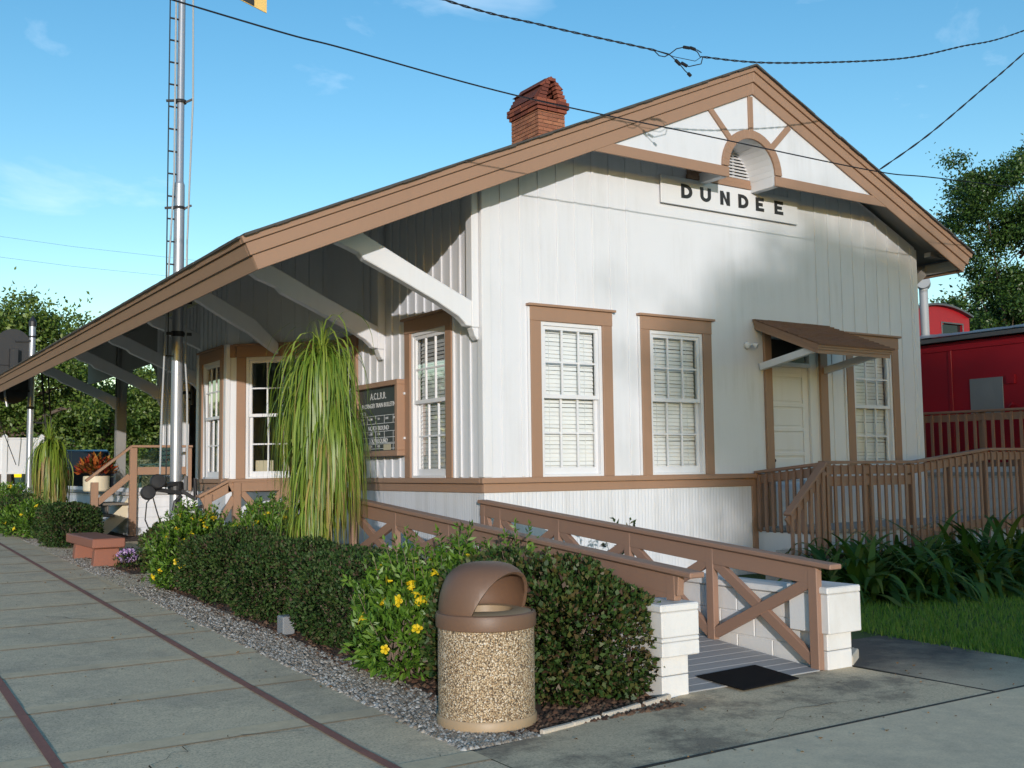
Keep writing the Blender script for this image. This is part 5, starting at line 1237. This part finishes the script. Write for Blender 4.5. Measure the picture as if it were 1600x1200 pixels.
mb = MB(); mb.tube([(.155, -.09, 1.05), (.135, -.09, 2.6), (.10, -.09, 3.1), (.105, -.09, 5), (.17, -.09, 7.3), (.14, -.09, 10.2)], .015, 8); mb.tube([(-.27, -.12, 1.35), (-.255, -.12, 2.4), (-.20, -.1, 4.0), (-.11, -.09, 6.0), (-.12, -.09, 10.2)], .015, 8); mb.build('operating_rod', GALV, ms, smooth=True)
mb = MB()
mb.lathe([(.115, -.10), (.12, -.06), (.12, .07), (.105, .10)], 18, (0, 0, 1.16))
for (x, z, r_) in ((-.33, 1.26, .115), (-.47, 1.10, .11)):
    m2 = MB(Matrix.Translation((x, -.22, z)) @ Matrix.Rotation(radians(78), 4, 'X')); m2.lathe([(.02, -.05), (r_*.92, -.045), (r_, -.02), (r_, .03), (r_*.85, .05), (.01, .055)], 24); mb.add([v for v in m2.v], m2.f)
mb.beam((-.42, -.17, 1.16), (.05, -.12, 1.08), .05, .06); mb.beam((-.30, -.17, 1.2), (.0, -.1, 1.22), .04, .05)
mb.beam((.05, -.12, 1.12), (.27, -.14, .98), .05, .055); mb.beam((.27, -.14, .97), (.26, -.12, 1.30), .045, .045); mb.beam((.12, -.12, 1.12), (.13, -.10, 1.34), .05, .06)
mb.tube([(.06, -.13, 1.04), (-.04, -.14, .95), (-.06, -.14, .83), (-.02, -.14, .80)], .03, 8); mb.beam((-.06, -.14, .83), (.40, -.16, .87), .04, .035); mb.beam((.34, -.16, .865), (.42, -.16, .872), .05, .055)
mb.build('crank_gear', BLACKP, ms, bevel=.004)
mb = MB(); mb.tube([(-.36, -.26, 1.12), (-.50, -.28, .95), (-.52, -.28, .70), (-.42, -.28, .46), (-.36, -.28, .40)], .010, 6); mb.tube([(-.42, -.26, 1.08), (-.36, -.28, .85), (-.25, -.28, .5)], .010, 6); mb.build('cable', BLACKP, ms)
# semaphore arm high on the mast
arm_z = 9.62-g0
mb = MB(); A0, A1 = (.10, arm_z), (1.36, arm_z-.30)
def armp(f, h): return (A0[0]+(A1[0]-A0[0])*f, A0[1]+(A1[1]-A0[1])*f+h)
mb.prism([armp(0, .07), armp(1, .12), (A1[0], A1[1]-.02), armp(1, -.11), armp(0, -.07)], 'y', -.13, -.115); arm = mb.build('semaphore_arm', YELLOWP, ms)
mb = MB(); mb.prism([armp(.66, .10), armp(.83, .11), armp(.83, -.095), armp(.66, -.085)], 'y', -.135, -.1305); mb.build('arm_band', BLACKP, arm)

# ------------------------------------------------------------------ far oval signal
fs = thing('oval_signal', 'dark oval signal target on a silver post at the far left above the canopy edge', 'signal', (-2.0, 19.6, .49))
mb = MB(); mb.tube([(0, 0, -.05), (.0, 0, 5.08)], .082, 14); mb.build('post', STEEL, fs, smooth=True)
mb = MB(); mb.lathe([(.10, 5.05), (.10, 5.18), (.05, 5.28), (.01, 5.34)], 12); mb.lathe([(.085, 4.75), (.09, 4.8)], 12); mb.lathe([(.085, 2.85), (.092, 2.92)], 12); mb.lathe([(.085, 3.95), (.092, 4.02)], 12); mb.build('cap_and_bands', BLACKP, fs)
oc = []
for a in np.linspace(0, pi, 14): oc.append((-.46+.44*cos(a), 4.52+.44*sin(a)))
for a in np.linspace(pi, 2*pi, 14): oc.append((-.46+.44*cos(a), 3.42+.44*sin(a)))
mb = MB(); mb.prism(oc, 'y', -.02, .02); disc = mb.build('target_disc', BLACKP, fs, bevel=.006)
mb = MB(); mb.box(-.56, -.36, -.24, -.021, 3.35, 4.42)
for z in (3.55, 3.98): mb.box(-.86, -.06, -.035, -.0205, z, z+.02)
mb.build('lamp_case', BLACKP, disc, bevel=.03)
for z in (4.64, 3.3):
    mb = MB(); mb.beam((-.42, -.06, z), (0, -.05, z+.02), .04, .05); mb.build('bracket_arm', BLACKP, fs)
mb = MB(); mb.tube([(-.66, -.1, 3.52), (-.64, -.1, 3.2), (-.58, -.1, 2.9)], .03, 8); mb.build('drain_pipe', STEEL, fs)
mb = MB()
for dx in (0, .16): mb.beam((.25+dx, .1, 4.0), (.62+dx*.6, .1, 0), .03, .04)
mb.beam((.0, .05, 4.0), (.35, .1, 4.0), .04, .05); mb.beam((.0, .05, 2.5), (.45, .1, 2.5), .04, .05)
for i in range(10): mb.beam((.28+.036*i, .1, 3.7-.4*i), (.42+.03*i, .1, 3.7-.4*i), .02, .02)
mb.build('ladder', BLACKP, fs)
mb = MB(); mb.tube([(-3.4, 19, 4.8), (-2.46, 21.0, 2.8), (-1.98, 22.0, 1.9)], .012, 5); tag(mb.build('guy_wire', WIREM), 'thin guy wire slanting down in front of the white fence at far left', 'wire')
# white fence panel
fe = thing('vinyl_fence', 'white vinyl fence panel at the far left under the oaks', 'fence', (-2.1, 22.2, .5))
mb = MB(); mb.box(-1.2, .75, -.02, .02, 1.20, 2.12); mb.build('panel', VINYL, fe)
mb = MB(); mb.box(-1.2, .75, -.04, .04, 2.121, 2.17); mb.box(-1.2, .75, -.04, .04, 1.14, 1.199); mb.build('fence_rail', VINYL, fe)
for x in (-.16, .80):
    mb = MB(); mb.box(x-.065, x+.065, -.065, .065, -.1, 2.20); mb.prism([(x-.08, 2.2), (x+.08, 2.2), (x, 2.27)], 'y', -.08, .08); mb.build('fence_post', VINYL, fe)
# pickup and houses far behind
tk = thing('pickup_truck', 'dark pickup truck parked behind the planter with a red tail light', 'truck', (1.0, 26.0, .62))
mb = MB(); mb.box(-1.0, .95, .0, 2.2, .45, 1.12); mb.prism([(2.2, .45), (2.2, 1.12), (2.3, 1.78), (2.6, 1.85), (3.7, 1.85), (4.3, 1.2), (5.6, 1.1), (5.7, .5)], 'x', -.98, .93); mb.build('body', TRUCKP, tk, bevel=.05)
for x in (-.93, .80):
    mb = MB(); mb.box(x, x+.13, -.03, .0, .78, 1.12); mb.build('tail_light', TAIL, tk)
mb = MB(); mb.prism([(-.85, 1.2), (.8, 1.2), (.72, 1.76), (-.77, 1.76)], 'y', 2.17, 2.22); mb.build('rear_window', paint('tinted_glass', (.02, .03, .04), (.03, .04, .05), .05), tk)
mb = MB(); mb.box(-.25, .20, -.045, -.03, .55, .70); mb.build('number_plate', VINYL, tk)
mb = MB(); mb.box(-1.0, .95, -.12, -.02, .38, .52); mb.build('bumper', STEEL, tk, bevel=.02)
for x in (-.95, .72):
    for y in (.9, 4.6):
        mb = MB(); mb.tube([(x, y, .34), (x+.2, y, .34)], .34, 18); mb.build('wheel', RUBBER, tk)
ho = thing('far_house', 'low house with blue grey roof and white eaves far behind the pickup', 'house', (7.0, 56, .6))
mb = MB(); mb.box(-3, 4, 0, 6, 0, 1.9); mb.build('wall', CURTAIN, ho)
mb = MB(); mb.prism([(-3.4, 2.0), (4.4, 2.0), (3.0, 3.1), (-2.0, 3.1)], 'y', -.6, 6.5); mb.build('roof', HOUSEROOF, ho)
mb = MB(); mb.box(-3.45, 4.45, -.66, -.602, 1.88, 2.03); mb.build('eaves_board', VINYL, ho)
# bench
be = thing('concrete_bench', 'terracotta painted concrete bench at the edge of the walk', 'bench', (-2.96, 6.7, gz(6.7)))
mb = MB(); mb.box(-.235, .235, -.83, 1.20, .270, .412); mb.build('seat', BENCHM, be, bevel=.015)
for y in (-.62, .80):
    mb = MB(); mb.prism([(-.20, -.05), (.20, -.05), (.17, .274), (-.17, .274)], 'y', y-.09, y+.09); mb.build('leg', BENCHM, be, bevel=.01)

# ------------------------------------------------------------------ wires
def wire(name, label, pts, r, twist=0, strands=2):
    pts = [Vector(p) for p in pts]; mb = MB(); P = []
    for i in range(len(pts)-1):
        a, b_, c, d = pts[max(i-1, 0)], pts[i], pts[i+1], pts[min(i+2, len(pts)-1)]
        for k in range(14):
            t = k/14; P.append(.5*((2*b_)+(-a+c)*t+(2*a-5*b_+4*c-d)*t*t+(-a+3*b_-3*c+d)*t**3))
    P.append(pts[-1])
    if not twist: mb.tube(P, r, 6)
    else:
        s = 0; acc = [0]
        for i in range(1, len(P)): s += (P[i]-P[i-1]).length; acc.append(s)
        n = int(s/.045); Q = []
        for k in range(n+1):
            x = s*k/n; i = max(j for j in range(len(acc)) if acc[j] <= x+1e-9) if k else 0; i = min(i, len(P)-2); f = (x-acc[i])/max(1e-9, acc[i+1]-acc[i]); Q.append((P[i].lerp(P[i+1], f), x))
        for j in range(strands): mb.tube([q+Vector((0, cos(2*pi*(x/twist)+j*2*pi/strands), sin(2*pi*(x/twist)+j*2*pi/strands)))*r*1.15 for q, x in Q], r, 5)
    o = mb.build(name, WIREM, smooth=True); return tag(o, label, 'wire', 'overhead wires round the depot')
wire('overhead_wire', 'single black wire crossing low in front of the gable and chimney', [(-12, -2.9, 5.75), (-4.36, -2.38, 5.387), (-2.78, -2.24, 5.363), (-.8, -2.1, 5.338), (1.66, -2.10, 5.352), (4.59, -2.136, 5.36), (5.76, -2.30, 5.388), (9.5, -2.7, 5.5), (18, -3.4, 5.9)], .0075)
W2 = [(-1.67, -2.07, 6.15), (-.5, -2.07, 6.16), (.88, -2.07, 6.21)]
w2 = wire('overhead_wire', 'twisted service cable with a loose spliced joint above the gable', [(-9, -2.07, 6.9), (-4.5, -2.07, 6.33), *W2, (1.0, -2.07, 6.212)], .0065, .30)
wire('overhead_wire', 'twisted service cable rising to the upper right corner from the splice', [(1.69, -2.07, 6.285), (2.9, -2.07, 6.46), (5.23, -2.07, 6.99), (6.68, -2.07, 7.47), (8.31, -2.07, 8.07), (13, -2.07, 10.2)], .0065, .30)
wire('overhead_wire', 'service drop running from the right roof edge to the upper right corner', [(6.72, -.62, 6.07), (7.255, -1.1, 6.56), (8.163, -1.5, 7.361), (9.015, -1.641, 8.017), (13, -2.4, 11.2)], .0075, .5)
sp = thing('wire_splice', 'loose looped wire splice with dark connector sleeves above the gable', 'wire')
mb = MB(); Yw = -2.07
mb.tube([(.98, Yw, 6.212), (1.06, Yw, 6.165), (1.14, Yw, 6.17), (1.22, Yw, 6.22), (1.32, Yw, 6.30), (1.44, Yw, 6.345)], .006, 6); mb.tube([(1.58, Yw, 6.345), (1.64, Yw, 6.33), (1.68, Yw, 6.28), (1.72, Yw, 6.29)], .006, 6); mb.tube([(1.57, Yw, 6.352), (1.64, Yw, 6.352), (1.70, Yw, 6.335)], .006, 6)
mb.tube([(.98, Yw, 6.212), (1.10, Yw+.01, 6.22), (1.20, Yw, 6.215), (1.32, Yw, 6.155)], .006, 6); mb.tube([(1.46, Yw, 6.14), (1.50, Yw, 6.13), (1.58, Yw, 6.16), (1.69, Yw, 6.20), (1.72, Yw, 6.285)], .006, 6); mb.tube([(1.36, Yw, 6.13), (1.44, Yw, 6.07), (1.50, Yw, 6.04)], .006, 6)
mb.tube([(1.0, Yw, 6.212), (1.3, Yw+.01, 6.205), (1.60, Yw, 6.215), (1.70, Yw, 6.285)], .004, 5); mb.build('loops', WIREM, sp, smooth=True)
for (a, b_) in (((1.43, 6.343), (1.515, 6.35)), ((1.53, 6.357), (1.60, 6.352)), ((1.30, 6.165), (1.37, 6.125)), ((1.39, 6.15), (1.47, 6.13)), ((1.485, 6.05), (1.525, 6.025))):
    mb = MB(); mb.tube([(a[0], Yw, a[1]), (b_[0], Yw, b_[1])], .019, 8); mb.build('sleeve', WIREM, sp)
for k, (za, zb_) in enumerate(((21.5, 18.6), (23.2, 20.2))):
    mb = MB(); mb.tube([(-30+20*i/6*3, 78+i*.5, za+(zb_-za)*i/6-1.2*sin(pi*i/6)) for i in range(7)], .009, 4)
    tag(mb.build('distant_wire', WIREM), ['faint distant power line low in the left sky', 'upper faint distant power line in the left sky'][k], 'wire')

# ------------------------------------------------------------------ light, sky, camera
SUNL = Vector((.53, 1.0, -.165)).normalized()      # direction in which the light travels
sd = bpy.data.lights.new('sun', 'SUN'); sd.energy = 2.0; sd.angle = radians(.5); sd.color = (1.0, .955, .93)
so = bpy.data.objects.new('sun', sd); COL.objects.link(so); so.rotation_euler = SUNL.to_track_quat('-Z', 'Y').to_euler()
wd = bpy.data.worlds.new('World'); SC.world = wd; wd.use_nodes = True; nt = wd.node_tree; bg = nt.nodes['Background']
sky = nt.nodes.new('ShaderNodeTexSky'); sky.sky_type = 'NISHITA'; sky.sun_disc = False
el = math.asin(-SUNL.z); toward = -SUNL
sky.sun_elevation = el; sky.sun_rotation = atan2(toward.x, toward.y)
sky.altitude = 0; sky.air_density = 1.0; sky.dust_density = .28; sky.ozone_density = 1.3
bg.inputs['Strength'].default_value = .15
# thin wisps of cloud mixed into the sky
tc = nt.nodes.new('ShaderNodeTexCoord'); mp = nt.nodes.new('ShaderNodeMapping'); mp.inputs['Scale'].default_value = (1.0, 1.0, 2.4); nt.links.new(tc.outputs['Generated'], mp.inputs[0])
n1 = nt.nodes.new('ShaderNodeTexNoise'); n1.inputs['Scale'].default_value = 5.5; n1.inputs['Detail'].default_value = 7; n1.inputs['Roughness'].default_value = .55; n1.inputs['Distortion'].default_value = .4; nt.links.new(mp.outputs[0], n1.inputs['Vector'])
cr = nt.nodes.new('ShaderNodeValToRGB'); cr.color_ramp.elements[0].position = .60; cr.color_ramp.elements[0].color = (0, 0, 0, 1); cr.color_ramp.elements[1].position = .82; cr.color_ramp.elements[1].color = (.35, .35, .35, 1); nt.links.new(n1.outputs['Fac'], cr.inputs[0])
mxs = nt.nodes.new('ShaderNodeMix'); mxs.data_type = 'RGBA'; nt.links.new(cr.outputs[0], mxs.inputs[0]); hs_ = nt.nodes.new('ShaderNodeHueSaturation'); hs_.inputs['Saturation'].default_value = 1.42; hs_.inputs['Value'].default_value = 1.0; nt.links.new(sky.outputs[0], hs_.inputs['Color']); nt.links.new(hs_.outputs[0], mxs.inputs[6]); mxs.inputs[7].default_value = (6.0, 6.4, 6.8, 1)
nt.links.new(mxs.outputs[2], bg.inputs['Color'])
cd = bpy.data.cameras.new('camera'); co = bpy.data.objects.new('camera', cd); COL.objects.link(co)
yaw, pitch, roll = radians(33.16915509), radians(4.61376715), radians(-.70489424)
fwd = Vector((sin(yaw)*cos(pitch), cos(yaw)*cos(pitch), sin(pitch))); r0 = Vector((cos(yaw), -sin(yaw), 0)); u0_ = r0.cross(fwd)
rt = r0*cos(roll)+u0_*sin(roll); up = -r0*sin(roll)+u0_*cos(roll)
Mx = Matrix((rt, up, -fwd)).transposed().to_4x4(); Mx.translation = (-6.599, -10.713, 1.6); co.matrix_world = Mx
cd.sensor_width = 36; cd.lens = 36*1651.22/1600; cd.clip_start = .05; cd.clip_end = 3000
SC.camera = co
SC.view_settings.view_transform = 'Standard'; SC.view_settings.look = 'None'; SC.view_settings.exposure = EXPO; SC.view_settings.gamma = 1
SC.cycles.max_bounces = 8; SC.cycles.transparent_max_bounces = 12; SC.cycles.use_denoising = True
for o in list(SC.objects):
    if '_b' in o: del o['_b']
    if o.get('group', None) == '': del o['group']
